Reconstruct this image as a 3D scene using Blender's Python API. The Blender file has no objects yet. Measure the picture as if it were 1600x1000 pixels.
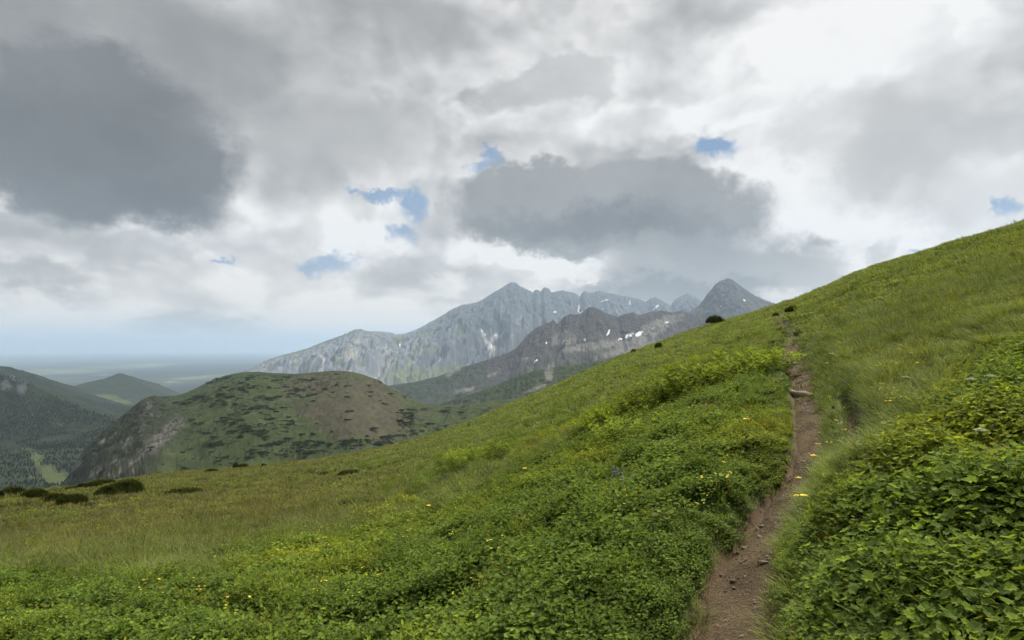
import bpy, math, random
import numpy as np

random.seed(7)
rng = np.random.default_rng(7)
R = math.radians
scene = bpy.context.scene
COL = scene.collection

# ------------------------------------------------------------------ camera
F = 953.0            # focal length in photograph pixels (1600 wide)
HZ = 545.0           # eye level row in the photograph
EYE = 1.65           # eye height above the hillside
cam_d = bpy.data.cameras.new('camera')
cam = bpy.data.objects.new('camera', cam_d)
COL.objects.link(cam)
cam.location = (0, 0, 0)
cam.rotation_euler = (R(90), 0, 0)
cam_d.sensor_width = 36.0
cam_d.lens = F / 1600 * 36.0
cam_d.shift_y = (HZ - 500) / 1600
cam_d.clip_start = 0.05
cam_d.clip_end = 400000
scene.camera = cam

SUN_AZ, SUN_EL = R(40), R(60)      # azimuth from +Y towards +X

# ------------------------------------------------------------------ render settings
scene.render.engine = 'CYCLES'
cy = scene.cycles
cy.use_denoising = True
cy.use_adaptive_sampling = True
cy.adaptive_threshold = 0.04
cy.adaptive_min_samples = 12
cy.max_bounces = 4
cy.diffuse_bounces = 2
cy.glossy_bounces = 2
cy.transmission_bounces = 3
cy.volume_bounces = 3
cy.transparent_max_bounces = 4
cy.caustics_reflective = cy.caustics_refractive = False
cy.sample_clamp_indirect = 6
vs = scene.view_settings
vs.view_transform = 'Standard'
vs.look = 'None'
vs.exposure = 0.25
vs.gamma = 1.0
vs.use_curve_mapping = False


# ------------------------------------------------------------------ small node language
class NT:
    def __init__(s, tree):
        s.t = tree
        s.n = tree.nodes
        s.l = tree.links

    def new(s, kind, **kw):
        n = s.n.new(kind)
        for k, v in kw.items():
            setattr(n, k, v)
        return n

    def put(s, sock, v):
        if isinstance(v, bpy.types.NodeSocket):
            s.l.new(v, sock)
        elif isinstance(v, bpy.types.Node):
            s.l.new(v.outputs[0], sock)
        else:
            if sock.type == 'RGBA' and len(v) == 3:
                v = (*v, 1)
            sock.default_value = v

    def m(s, op, a, b=0.0, c=0.0, clamp=False):
        n = s.new('ShaderNodeMath', operation=op, use_clamp=clamp)
        s.put(n.inputs[0], a); s.put(n.inputs[1], b); s.put(n.inputs[2], c)
        return n.outputs[0]

    def v(s, op, a, b=(0, 0, 0), scale=None):
        n = s.new('ShaderNodeVectorMath', operation=op)
        s.put(n.inputs[0], a); s.put(n.inputs[1], b)
        if scale is not None:
            s.put(n.inputs['Scale'], scale)
        return n.outputs['Value'] if op in ('LENGTH', 'DOT_PRODUCT', 'DISTANCE') else n.outputs[0]

    def xyz(s, x, y, z):
        n = s.new('ShaderNodeCombineXYZ')
        s.put(n.inputs[0], x); s.put(n.inputs[1], y); s.put(n.inputs[2], z)
        return n.outputs[0]

    def noise(s, vec, scale, detail=5.0, rough=0.55, dist=0.0, lac=2.0, color=False):
        n = s.new('ShaderNodeTexNoise', noise_dimensions='3D')
        s.put(n.inputs['Vector'], vec)
        n.inputs['Scale'].default_value = scale
        n.inputs['Detail'].default_value = detail
        n.inputs['Roughness'].default_value = rough
        n.inputs['Lacunarity'].default_value = lac
        n.inputs['Distortion'].default_value = dist
        return n.outputs['Color'] if color else n.outputs['Fac']

    def step(s, x, lo, hi, a=0.0, b=1.0):
        n = s.new('ShaderNodeMapRange', interpolation_type='SMOOTHSTEP')
        s.put(n.inputs['Value'], x)
        s.put(n.inputs['From Min'], lo); s.put(n.inputs['From Max'], hi)
        s.put(n.inputs['To Min'], a); s.put(n.inputs['To Max'], b)
        return n.outputs[0]

    def mix(s, f, a, b, blend='MIX'):
        n = s.new('ShaderNodeMix', data_type='RGBA', blend_type=blend)
        s.put(n.inputs[0], f); s.put(n.inputs[6], a); s.put(n.inputs[7], b)
        return n.outputs[2]


# ------------------------------------------------------------------ world: broken cloud over a clear sky
world = bpy.data.worlds.new('World')
scene.world = world
world.use_nodes = True
world.node_tree.nodes.clear()
W = NT(world.node_tree)


def azel(px, py):
    x, y, z = (px - 800) / F, 1.0, (HZ - py) / F
    r = math.sqrt(x * x + y * y + z * z)
    return math.atan2(x, y), math.asin(z / r)


def build_sky():
    tc = W.new('ShaderNodeTexCoord').outputs['Generated']
    sp = W.new('ShaderNodeSeparateXYZ')
    W.put(sp.inputs[0], tc)
    dx, dy, dz = sp.outputs
    az = W.m('ARCTAN2', dx, dy)
    el = W.m('ARCSINE', dz)
    sky = W.new('ShaderNodeTexSky', sky_type='NISHITA')
    sky.sun_disc = False
    sky.sun_elevation = SUN_EL
    sky.sun_rotation = SUN_AZ
    sky.altitude = 1800
    # angular coordinates; clouds flatten towards the horizon
    ev = W.m('MULTIPLY', el, W.step(el, 0.0, 0.3, 2.3, 1.5))
    pa = W.xyz(az, ev, 0.5)
    flat = W.xyz(az, el, 0.0)
    warp = W.v('SUBTRACT', W.noise(pa, 3.0, 2.0, 0.5, color=True), (0.5, 0.5, 0.5))
    fine = W.v('SUBTRACT', W.noise(pa, 14.0, 4.0, 0.66, color=True), (0.5, 0.5, 0.5))
    wa = W.v('ADD', flat, W.v('ADD', W.v('SCALE', warp, scale=0.075), W.v('SCALE', fine, scale=0.055)))
    wa = W.v('MULTIPLY', wa, (1, 1, 0))
    wf = W.v('ADD', flat, W.v('ADD', W.v('SCALE', warp, scale=0.02), W.v('SCALE', fine, scale=0.095)))
    wf = W.v('MULTIPLY', wf, (1, 1, 0))

    wp = W.v('MULTIPLY', W.v('ADD', flat, W.v('ADD', W.v('SCALE', warp, scale=0.10), W.v('SCALE', fine, scale=0.10))), (1, 1, 0))

    def blob(px, py, rx, ry, lo=0.35, hi=1.15, src=wa):
        a, e = azel(px, py)
        a2, _ = azel(px + rx, py)
        sx = abs(a2 - a) + 1e-4
        sy = abs(azel(px, py - ry)[1] - e) + 1e-4
        d = W.v('LENGTH', W.v('MULTIPLY', W.v('SUBTRACT', src, (a, e, 0)), (1 / sx, 1 / sy, 1)))
        return W.step(d, lo, hi, 1.0, 0.0)

    # broken cloud: thin edges let the light through, thick cores are grey
    nA = W.noise(W.v('ADD', pa, W.v('SCALE', fine, scale=0.03)), 2.6, 4.0, 0.5)
    pb = W.v('ADD', pa, W.v('ADD', W.v('SCALE', warp, scale=0.10), W.v('SCALE', fine, scale=0.025)))
    def billow(vec_):
        v_ = W.new('ShaderNodeTexVoronoi', voronoi_dimensions='2D', feature='F1', normalize=True)
        W.put(v_.inputs['Vector'], vec_)
        for k_, x_ in (('Scale', 8.0), ('Detail', 2.0), ('Roughness', 0.55), ('Lacunarity', 2.3)):
            v_.inputs[k_].default_value = x_
        return v_.outputs['Distance']
    vB = billow(pb)
    nF = W.noise(pb, 4.5, 4.0, 0.5)
    nB = W.m('SUBTRACT', W.m('ADD', nF, 0.14), W.m('MULTIPLY', vB, 0.36))
    lump = W.m('SUBTRACT', 0.40, vB)
    b = W.m('SUBTRACT', 0.79, W.m('MULTIPLY', W.m('SUBTRACT', nA, 0.45), 0.5))
    puff = W.step(nB, 0.44, 0.52)
    core = W.step(nF, 0.42, 0.66)
    bb = W.m('SUBTRACT', 0.895, W.m('MULTIPLY', core, 0.30))
    b = W.m('ADD', W.m('MULTIPLY', b, W.m('SUBTRACT', 1.0, W.m('MULTIPLY', puff, 0.75))), W.m('MULTIPLY', bb, W.m('MULTIPLY', puff, 0.75)))
    b = W.m('ADD', b, W.m('MULTIPLY', lump, W.m('ADD', 0.16, W.m('MULTIPLY', blob(480, 420, 520, 170), 0.30))))
    lights = [(1225, 270, 150, 190, 0.20), (1350, 420, 230, 80, 0.22), (1010, 185, 160, 40, 0.13), (1560, 300, 120, 90, 0.15), (1250, 80, 420, 100, 0.10),
              (850, 405, 100, 34, 0.20), (690, 450, 44, 26, 0.16), (735, 395, 60, 30, 0.12), (625, 325, 60, 35, 0.10), (590, 380, 90, 40, 0.07), (5, 318, 30, 34, 0.30), (760, 200, 100, 40, 0.09), (450, 370, 170, 60, 0.05)]
    for x, y, rx, ry, k in lights:
        b = W.m('ADD', b, W.m('MULTIPLY', blob(x, y, rx, ry, 0.5, 1.1), k) if rx > 110 else W.m('MULTIPLY', blob(x, y, rx, ry, 0.3, 1.15, wp), k))
    b = W.m('ADD', b, W.step(el, 0.0, 0.13, 0.20, 0.0))
    b = W.m('MINIMUM', b, 0.95)
    # heavy clouds: their soft grey undersides smooth the puffs away
    for x, y, rx, ry, k, lo, hi, tone in [
            (165, 225, 225, 165, 0.93, 0.75, 1.08, 0.41), (40, 200, 200, 90, 0.6, 0.3, 1.3, 0.40), (230, 320, 150, 50, 0.7, 0.2, 1.2, 0.41), (120, 20, 460, 140, 0.6, 0.3, 1.4, 0.47), (520, 205, 200, 55, 0.6, 0.2, 1.3, 0.70),
            (940, 322, 285, 86, 0.95, 0.80, 1.03, 0.585), (930, 352, 260, 40, 0.85, 0.2, 1.15, 0.43), (1110, 405, 215, 62, 0.9, 0.6, 1.15, 0.60), (1050, 446, 220, 30, 0.92, 0.5, 1.15, 0.49),
            (1395, 240, 160, 95, 0.8, 0.5, 1.15, 0.72), (1255, 195, 80, 50, 0.6, 0.3, 1.2, 0.75), (1490, 325, 130, 50, 0.6, 0.2, 1.3, 0.77), (1570, 195, 90, 60, 0.7, 0.3, 1.3, 0.73),
            (310, 508, 110, 24, 0.7, 0.2, 1.3, 0.57), (50, 448, 130, 28, 0.65, 0.1, 1.4, 0.55), (612, 425, 75, 45, 0.6, 0.3, 1.2, 0.66), (1250, 425, 70, 45, 0.75, 0.3, 1.3, 0.66)]:
        w = W.m('MULTIPLY', blob(x, y, rx, ry, lo, hi, wp), k)
        t = W.m('ADD', W.m('ADD', tone, W.m('MULTIPLY', W.m('SUBTRACT', nF, 0.5), 0.26)), W.m('MULTIPLY', lump, 0.05))
        b = W.m('ADD', b, W.m('MULTIPLY', W.m('SUBTRACT', t, b), w))
    for x, y, rx, ry, k in [(1283, 370, 30, 14, 0.16), (1378, 390, 30, 18, 0.16)]:      # torn scraps of cloud
        b = W.m('SUBTRACT', b, W.m('MULTIPLY', blob(x, y, rx, ry, 0.2, 1.2, wf), k))
    lin = W.m('POWER', W.m('MAXIMUM', b, 0.05), 2.2)
    tint = W.mix(W.step(b, 0.4, 0.8), (0.975, 1.0, 1.02), (1.01, 1.0, 0.99))
    tint = W.v('MULTIPLY', tint, W.mix(W.step(el, 0.01, 0.17), (1.14, 1.0, 0.84), (1.0, 1.0, 1.0)))
    cloud = W.v('SCALE', tint, scale=W.m('MULTIPLY', lin, 10.0))
    gap = None
    for x, y, rx, ry in [(758, 257, 40, 20), (1118, 222, 54, 30), (592, 306, 70, 16), (650, 325, 30, 40), (630, 360, 38, 24), (516, 408, 56, 26), (345, 412, 30, 8),
                         (1576, 322, 36, 26), (1556, 312, 22, 20), (545, 298, 26, 11), (1432, 392, 26, 8)]:
        g = blob(x, y, rx, ry, 0.0, 1.3, wf)
        gap = g if gap is None else W.m('MAXIMUM', gap, g)
    inside = W.step(gap, 0.10, 0.40)
    gap = W.m('MULTIPLY', W.m('MULTIPLY', inside, W.step(W.m('ADD', gap, W.m('ADD', W.m('MULTIPLY', W.m('SUBTRACT', 0.48, nB), 1.0), W.m('MULTIPLY', W.v('DOT_PRODUCT', fine, (1, -1, 1)), 1.3))), 0.10, 0.95)), W.m('ADD', 0.35, W.m('MULTIPLY', nA, 1.15)))
    blue = W.mix(0.7, sky.outputs[0], (1.9, 3.1, 4.9))
    col = W.mix(gap, cloud, blue)
    bg = W.new('ShaderNodeBackground')
    W.put(bg.inputs['Color'], col)
    bg.inputs['Strength'].default_value = 0.085
    out = W.new('ShaderNodeOutputWorld')
    W.l.new(bg.outputs[0], out.inputs['Surface'])


build_sky()
world.cycles.sampling_method = 'NONE'

# ------------------------------------------------------------------ sun, veiled by cloud
sun_d = bpy.data.lights.new('sun', 'SUN')
sun_d.energy = 5.0
sun_d.angle = R(7)
sun_d.color = (1.0, 0.955, 0.88)
sun = bpy.data.objects.new('sun', sun_d)
COL.objects.link(sun)
sun.rotation_euler = (R(90) - SUN_EL, 0, math.pi - SUN_AZ)

# ------------------------------------------------------------------ numpy noise
_perm = np.random.default_rng(3).permutation(4096)
_ang = np.random.default_rng(4).uniform(0, 2 * np.pi, 4096)
_gx, _gy = np.cos(_ang), np.sin(_ang)


def perlin(x, y, seed=0):
    x = np.asarray(x, float); y = np.asarray(y, float)
    xi = np.floor(x).astype(np.int64); yi = np.floor(y).astype(np.int64)
    xf = x - xi; yf = y - yi
    u = xf ** 3 * (xf * (xf * 6 - 15) + 10)
    w = yf ** 3 * (yf * (yf * 6 - 15) + 10)

    def g(ix, iy, ax, ay):
        h = _perm[(_perm[(ix + seed * 131) & 4095] + iy) & 4095]
        return _gx[h] * ax + _gy[h] * ay
    a = g(xi, yi, xf, yf); b = g(xi + 1, yi, xf - 1, yf)
    c = g(xi, yi + 1, xf, yf - 1); d = g(xi + 1, yi + 1, xf - 1, yf - 1)
    return (a + (b - a) * u) * (1 - w) + (c + (d - c) * u) * w


def fbm(x, y, oct=4, seed=0, gain=0.5):
    s = 0.0; a = 1.0; t = 0.0
    for o in range(oct):
        s = s + a * perlin(x, y, seed + o * 7)
        t += a
        a *= gain; x = x * 2.03; y = y * 2.03
    return s / t * 1.5


def ridged(x, y, oct=4, seed=0, gain=0.5):
    s = 0.0; a = 1.0; t = 0.0
    for o in range(oct):
        s = s + a * (1 - np.abs(perlin(x, y, seed + o * 7)) * 2.2)
        t += a
        a *= gain; x = x * 2.07; y = y * 2.07
    return s / t


def sstep(x, a, b):
    t = np.clip((np.asarray(x, float) - a) / (b - a), 0, 1)
    return t * t * (3 - 2 * t)


def smooth_table(pts, sigma, lo, hi, n=2400):
    xs = np.linspace(lo, hi, n)
    p = np.array(pts, float)
    ys = np.interp(xs, p[:, 0], p[:, 1])
    k = max(1, int(sigma / (hi - lo) * n))
    ker = np.exp(-0.5 * (np.arange(-3 * k, 3 * k + 1) / k) ** 2); ker /= ker.sum()
    pad = np.concatenate([ys[0] + (ys[1] - ys[0]) * np.arange(-3 * k, 0), ys, ys[-1] + (ys[-1] - ys[-2]) * np.arange(1, 3 * k + 1)])
    ys = np.convolve(pad, ker, 'valid')
    return lambda x: np.interp(x, xs, ys)


# ------------------------------------------------------------------ mesh helpers
def mesh_from(name, verts, faces, mat, smooth=True, parent=None, attrs=None, link=True):
    """verts (n,3); faces: (m,k) array or list of lists."""
    me = bpy.data.meshes.new(name)
    verts = np.asarray(verts, np.float32)
    if isinstance(faces, np.ndarray):
        m, k = faces.shape
        me.vertices.add(len(verts)); me.vertices.foreach_set('co', verts.ravel())
        me.loops.add(m * k); me.loops.foreach_set('vertex_index', faces.astype(np.int32).ravel())
        me.polygons.add(m)
        me.polygons.foreach_set('loop_start', np.arange(0, m * k, k, dtype=np.int32))
        me.polygons.foreach_set('loop_total', np.full(m, k, np.int32))
    else:
        me.from_pydata(verts.tolist(), [], faces)
    me.update(calc_edges=True)
    me.polygons.foreach_set('use_smooth', np.full(len(me.polygons), smooth))
    for an, (typ, dat) in (attrs or {}).items():
        at = me.attributes.new(an, typ, 'POINT')
        key = {'FLOAT': 'value', 'INT': 'value', 'FLOAT_VECTOR': 'vector', 'FLOAT_COLOR': 'color'}[typ]
        at.data.foreach_set(key, np.asarray(dat, np.int32 if typ == 'INT' else np.float32).ravel())
    if mat:
        me.materials.append(mat)
    if not link:
        return me
    ob = bpy.data.objects.new(name, me)
    COL.objects.link(ob)
    if parent:
        ob.parent = parent
    return ob


def grid_faces(nu, nv):
    i = np.arange(nu * nv).reshape(nu, nv)
    return np.stack([i[:-1, :-1], i[1:, :-1], i[1:, 1:], i[:-1, 1:]], -1).reshape(-1, 4)


def rgba(c):
    return np.concatenate([c, np.ones((len(c), 1))], 1)


def structure(o):
    o['kind'] = 'structure'
    return o


def tag(o, label, cat, group=None):
    o['label'] = label; o['category'] = cat
    if group:
        o['group'] = group
    return o


def empty(name, loc, rz=0.0):
    o = bpy.data.objects.new(name, None)
    COL.objects.link(o)
    o.location = loc
    o.rotation_euler = (0, 0, rz)
    o.empty_display_size = 0.2
    return o


# ------------------------------------------------------------------ materials
def new_mat(name):
    m = bpy.data.materials.new(name)
    m.use_nodes = True
    m.node_tree.nodes.clear()
    n = NT(m.node_tree)
    out = n.new('ShaderNodeOutputMaterial')
    return m, n, out


def principled(n, base, rough=0.8, spec=0.3, normal=None):
    b = n.new('ShaderNodeBsdfPrincipled')
    n.put(b.inputs['Base Color'], base)
    n.put(b.inputs['Roughness'], rough)
    b.inputs['Specular IOR Level'].default_value = spec
    if normal is not None:
        n.put(b.inputs['Normal'], normal)
    return b


def bump(n, h, strength, dist):
    b = n.new('ShaderNodeBump')
    n.put(b.inputs['Height'], h)
    b.inputs['Strength'].default_value = strength
    b.inputs['Distance'].default_value = dist
    return b.outputs[0]


def terrain_mat(name, s1, s2, amp=0.5, bstr=0.6, bdist=1.0, spec=0.15):
    """albedo from the 'tone' attribute, broken up by two scales of noise"""
    m, n, out = new_mat(name)
    a = n.new('ShaderNodeAttribute', attribute_name='tone').outputs['Color']
    pos = n.new('ShaderNodeNewGeometry').outputs['Position']
    na = n.noise(pos, s1, 5, 0.6)
    nb = n.noise(pos, s2, 5, 0.65)
    k = n.m('ADD', 1.0, n.m('MULTIPLY', n.m('SUBTRACT', n.m('ADD', na, nb), 1.0), amp * 2))
    c = n.v('SCALE', a, scale=n.m('MAXIMUM', k, 0.15))
    b = principled(n, c, 0.9, spec, bump(n, n.m('ADD', na, nb), bstr, bdist))
    n.l.new(b.outputs[0], out.inputs[0])
    return m


def leaf_mat(name, base, var=0.5, trans=0.35, rough=0.5, inst=True, yellow=(1.25, 1.1, 0.55)):
    """leaf: tint per clump (instancer attribute), variation per leaf, light shining through"""
    m, n, out = new_mat(name)
    lv = n.new('ShaderNodeAttribute', attribute_name='lv').outputs['Fac']
    c = n.mix(lv, base, tuple(base[i] * yellow[i] for i in range(3)))
    c = n.v('SCALE', c, scale=n.m('ADD', 1.0 - var * 0.5, n.m('MULTIPLY', lv, var)))
    if inst:
        t = n.new('ShaderNodeAttribute', attribute_name='tint', attribute_type='INSTANCER').outputs['Vector']
        c = n.v('MULTIPLY', c, t)
    else:
        oi = n.new('ShaderNodeObjectInfo').outputs['Random']
        c = n.v('SCALE', c, scale=n.m('ADD', 0.72, n.m('MULTIPLY', oi, 0.6)))
    b = principled(n, c, rough, 0.06)
    tr = n.new('ShaderNodeBsdfTranslucent')
    n.put(tr.inputs[0], n.v('MULTIPLY', c, (1.35, 1.25, 0.65)))
    ms = n.new('ShaderNodeMixShader')
    ms.inputs[0].default_value = trans
    n.l.new(b.outputs[0], ms.inputs[1]); n.l.new(tr.outputs[0], ms.inputs[2])
    n.l.new(ms.outputs[0], out.inputs[0])
    return m


def plain_mat(name, base, rough=0.7, nscale=30.0, amp=0.5, bstr=0.3, bdist=0.01, spec=0.3):
    m, n, out = new_mat(name)
    tc = n.new('ShaderNodeTexCoord').outputs['Object']
    na = n.noise(tc, nscale, 6, 0.6)
    c = n.v('SCALE', base, scale=n.m('ADD', 1 - amp * 0.5, n.m('MULTIPLY', na, amp)))
    b = principled(n, c, rough, spec, bump(n, na, bstr, bdist))
    n.l.new(b.outputs[0], out.inputs[0])
    return m


M = {}
M['hill'] = terrain_mat('hillside_turf', 0.9, 9.0, 0.55, 0.6, 0.05)
M['mountain'] = terrain_mat('mountain_rock', 0.012, 0.06, 0.40, 0.9, 12.0)
M['near_hill'] = terrain_mat('hill_turf', 0.03, 0.18, 0.40, 0.7, 2.0)
M['plain'] = terrain_mat('plain_fields', 0.0006, 0.004, 0.5, 0.0, 1.0)
M['grass'] = leaf_mat('grass_blades', (0.143, 0.200, 0.056), 0.8, 0.34, 0.65, yellow=(1.28, 1.10, 0.9))
M['herb'] = leaf_mat('herb_leaves', (0.198, 0.270, 0.056), 0.8, 0.40, 0.6)
M['herb_solo'] = leaf_mat('broad_leaves', (0.170, 0.225, 0.050), 0.8, 0.34, 0.6, inst=False)
M['shrub'] = leaf_mat('shrub_leaves', (0.160, 0.225, 0.028), 0.7, 0.40, 0.6, inst=False)
M['pine'] = leaf_mat('pine_needles', (0.066, 0.090, 0.030), 1.0, 0.12, 0.6, inst=False, yellow=(1.6, 1.3, 0.9))
M['thicket'] = leaf_mat('thicket_needles', (0.026, 0.034, 0.015), 0.8, 0.05, 0.7, inst=False, yellow=(1.4, 1.3, 1.0))
M['wood_tree'] = leaf_mat('spruce_needles', (0.015, 0.021, 0.010), 0.8, 0.05, 0.7, yellow=(1.3, 1.2, 1.0))
M['stem'] = plain_mat('stem', (0.09, 0.12, 0.03), 0.6)
M['bark'] = plain_mat('bark', (0.07, 0.05, 0.035), 0.9)
M['yellow'] = plain_mat('yellow_petal', (0.80, 0.60, 0.015), 0.5)
M['orange'] = plain_mat('flower_heart', (0.55, 0.25, 0.01), 0.6)
M['white_petal'] = plain_mat('white_petal', (0.62, 0.62, 0.52), 0.5)
M['purple'] = plain_mat('purple_petal', (0.22, 0.13, 0.46), 0.5)
M['snow'] = plain_mat('old_snow', (0.56, 0.57, 0.58), 0.6, 0.05, 0.25, 0.2, 1.0)
M['stone'] = plain_mat('pale_stone', (0.36, 0.33, 0.29), 0.85, 14, 0.6, 0.5, 0.02)
M['pebble'] = plain_mat('pebble', (0.21, 0.165, 0.12), 0.9, 3.0, 0.9, 0.4, 0.2)
M['log'] = plain_mat('weathered_log', (0.26, 0.20, 0.14), 0.85, 22, 0.8, 0.6, 0.02)


def soil_mat():
    m, n, out = new_mat('trodden_soil')
    pos = n.new('ShaderNodeNewGeometry').outputs['Position']
    na = n.noise(pos, 2.2, 5, 0.6)
    nb = n.noise(pos, 28.0, 6, 0.7)
    c = n.mix(n.step(na, 0.35, 0.68), (0.080, 0.056, 0.029), (0.168, 0.120, 0.066))
    c = n.mix(n.step(nb, 0.58, 0.72), c, (0.24, 0.180, 0.125))
    c = n.mix(n.step(nb, 0.42, 0.30), c, (0.060, 0.042, 0.028))
    b = principled(n, c, 0.92, 0.2, bump(n, n.m('ADD', na, nb), 1.0, 0.06))
    n.l.new(b.outputs[0], out.inputs[0])
    return m


M['soil'] = soil_mat()

# ------------------------------------------------------------------ the hillside
XLO, XHI = -450, 2050
ysky = smooth_table([(-450, 800), (-200, 786), (0, 770), (60, 766), (110, 763), (170, 754), (240, 742), (300, 736), (370, 731), (450, 723), (500, 717), (560, 707),
                     (600, 699), (650, 687), (700, 671), (750, 652), (800, 630), (850, 609), (900, 587), (950, 566), (1000, 546), (1050, 528), (1100, 510), (1150, 496),
                     (1205, 480), (1250, 464), (1300, 443), (1350, 422), (1400, 405), (1450, 391), (1500, 377), (1550, 363), (1600, 348), (1800, 292), (2050, 222)], 12, XLO, XHI)
rdep = smooth_table([(-450, 80), (0, 110), (240, 150), (400, 170), (700, 190), (900, 170), (1100, 130), (1205, 110), (1400, 75), (1600, 52), (2050, 36)], 60, XLO, XHI)
T0, T1 = (XLO + 20 - 800) / F, (XHI - 20 - 800) / F


def gfun(t):
    px = 800 + F * t
    return (HZ - ysky(px)) / F + EYE / rdep(px)


_e = 0.02
S0 = (gfun(T0 + _e) - gfun(T0)) / _e
S1 = (gfun(T1) - gfun(T1 - _e)) / _e
G0, G1 = gfun(T0), gfun(T1)


def ground_base(X, Y):
    X = np.asarray(X, float); Y = np.asarray(Y, float)
    Ys = np.where(Y > 0.05, Y, 0.05)
    t = X / Ys
    tc = np.clip(t, T0, T1)
    px = 800 + F * tc
    mid = Ys * gfun(tc)
    left = Y * (G0 - S0 * T0) + S0 * X
    right = Y * (G1 - S1 * T1) + S1 * X
    out = np.where((Y > 0.05) & (t >= T0) & (t <= T1), mid, np.where(X < 0, left, right))
    back = left + (right - left) * sstep(X, -6, 6)
    out = np.where(Y < 0.05, back, out)
    # over the brow the slope falls away
    r = np.hypot(X, Y)
    over = np.maximum(np.where(Y > 0.05, Ys - rdep(px), r - 60), 0)
    d = np.where(over < 40, over ** 2 / 100.0, 16 + (over - 40) * 0.8)
    return -EYE + out - d


def relief(X, Y):
    r = np.hypot(X, Y)
    n = fbm(X / 1.1, Y / 1.1, 3, 5) * 0.05
    n = n + fbm(X / 5.0, Y / 5.0, 3, 15) * 0.16 * sstep(r, 3, 14)
    n = n + fbm(X / 22.0, Y / 22.0, 3, 25) * 0.55 * sstep(r, 14, 50)
    # trodden terracettes across the slope
    n = n + np.abs(perlin(X / 1.6 + fbm(X / 9, Y / 9, 2, 40) * 3, Y / 9.0, 33)) * 0.24 * sstep(r, 8, 22)
    # low bank and dip on the far left of the meadow
    a = np.degrees(np.arctan2(X, np.maximum(Y, 0.1)))
    lw = 1 - sstep(a, -34, -27)
    n = n + lw * (0.7 * np.exp(-((r - 42) / 9) ** 2) - 2.2 * np.exp(-((r - 66) / 14) ** 2))
    return n


def hill0(X, Y):
    return ground_base(X, Y) + relief(X, Y)


_march = np.geomspace(1.0, 230, 2600)


def unproject(px, py):
    """pixel of the photograph -> first point of the hillside on that sight line"""
    px = np.atleast_1d(np.asarray(px, float)); py = np.atleast_1d(np.asarray(py, float))
    out = []
    for a, b in zip(px, py):
        X = (a - 800) / F * _march
        under = hill0(X, _march) - (HZ - b) / F * _march
        hit = np.where(under >= 0)[0]
        i = hit[0] if len(hit) else int(np.argmax(np.where(_march < rdep(a) + 10, under / _march, -9)))
        out.append((X[i], _march[i]))
    return np.array(out)


def project(X, Y, Z):
    Yc = np.maximum(Y, 0.05)
    return 800 + F * X / Yc, HZ - F * Z / Yc


# footpath: centre line and width in the photograph, carried onto the ground
PATH_PX = [(1120, 905, 100), (1160, 866, 80), (1186, 836, 70), (1206, 800, 56), (1232, 760, 46), (1258, 722, 40), (1269, 695, 40), (1268, 662, 34), (1264, 640, 28), (1260, 620, 24),
           (1256, 604, 24), (1258, 590, 17), (1250, 575, 15), (1240, 560, 13), (1234, 547, 13), (1238, 534, 11), (1246, 524, 7), (1238, 514, 4), (1221, 506, 7), (1218, 498, 8), (1226, 489, 4)]
pp = np.array(PATH_PX, float)
_pc = unproject(pp[:, 0], pp[:, 1])
_pw = pp[:, 2] / F * _pc[:, 1]
# extend towards and past the photographer
_pc = np.vstack([[-0.2, 0.4], [0.55, 1.9], _pc[1:]])
_pw = np.concatenate([[0.5, 0.48], np.maximum(_pw[1:], 0.3)])
_pw = np.minimum(_pw * 1.15, 0.50)
_s = np.concatenate([[0], np.cumsum(np.hypot(*np.diff(_pc, axis=0).T))])
ps = np.concatenate([np.arange(0, 20, 0.12), np.arange(20, _s[-1], 0.5)])


def _cat(sk, vk, s):
    out = np.interp(s, sk, vk)
    for _ in range(3):
        out = np.convolve(np.pad(out, 2, 'edge'), np.ones(5) / 5, 'valid')
    return out


path_c = np.stack([_cat(_s, _pc[:, 0], ps), _cat(_s, _pc[:, 1], ps)], -1)
path_w = _cat(_s, _pw, ps)
# eroded rut right of the path
RUT_PX = [(1352, 735, 10), (1346, 712, 15), (1342, 690, 16), (1340, 668, 14), (1334, 648, 11), (1326, 632, 7), (1316, 620, 4)]
rp = np.array(RUT_PX, float) * np.array([1, 1, 1.9])
_rc = unproject(rp[:, 0], rp[:, 1]); _rw = rp[:, 2] / F * _rc[:, 1]
_s2 = np.concatenate([[0], np.cumsum(np.hypot(*np.diff(_rc, axis=0).T))])
rs = np.arange(0, _s2[-1], 0.1)
rut_c = np.stack([_cat(_s2, _rc[:, 0], rs), _cat(_s2, _rc[:, 1], rs)], -1)
rut_w = _cat(_s2, _rw, rs)


def line_dist(X, Y, C, Wd):
    """distance to a centre line in half-widths, chunked"""
    X = np.ravel(X); Y = np.ravel(Y)
    out = np.full(len(X), 99.0)
    near = np.where((np.abs(X) < 60) & (Y > -3) & (Y < 140))[0]
    for i in range(0, len(near), 20000):
        k = near[i:i + 20000]
        d2 = (X[k, None] - C[None, :, 0]) ** 2 + (Y[k, None] - C[None, :, 1]) ** 2
        j = d2.argmin(1)
        out[k] = np.sqrt(d2[np.arange(len(k)), j]) / (Wd[j] * 0.5)
    return out


def path_d(X, Y):
    return line_dist(X, Y, path_c, path_w)


def rut_d(X, Y):
    return line_dist(X, Y, rut_c, rut_w)


def metres_off(X, Y):
    """metres from the edge of the path and of the rut"""
    out = []
    for C, Wd in ((path_c, path_w), (rut_c, rut_w)):
        one = np.ones(len(C)) * 2.0
        wd = np.interp(Y, C[:, 1], Wd)
        out.append(line_dist(X, Y, C, one) - wd * 0.5)
    return out


def carve(pd, rd):
    return -0.15 * (1 - sstep(pd, 0.75, 1.7)) + 0.03 * np.exp(-((pd - 2.0) / 0.4) ** 2) - 0.16 * (1 - sstep(rd, 0.5, 1.8))


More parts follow.
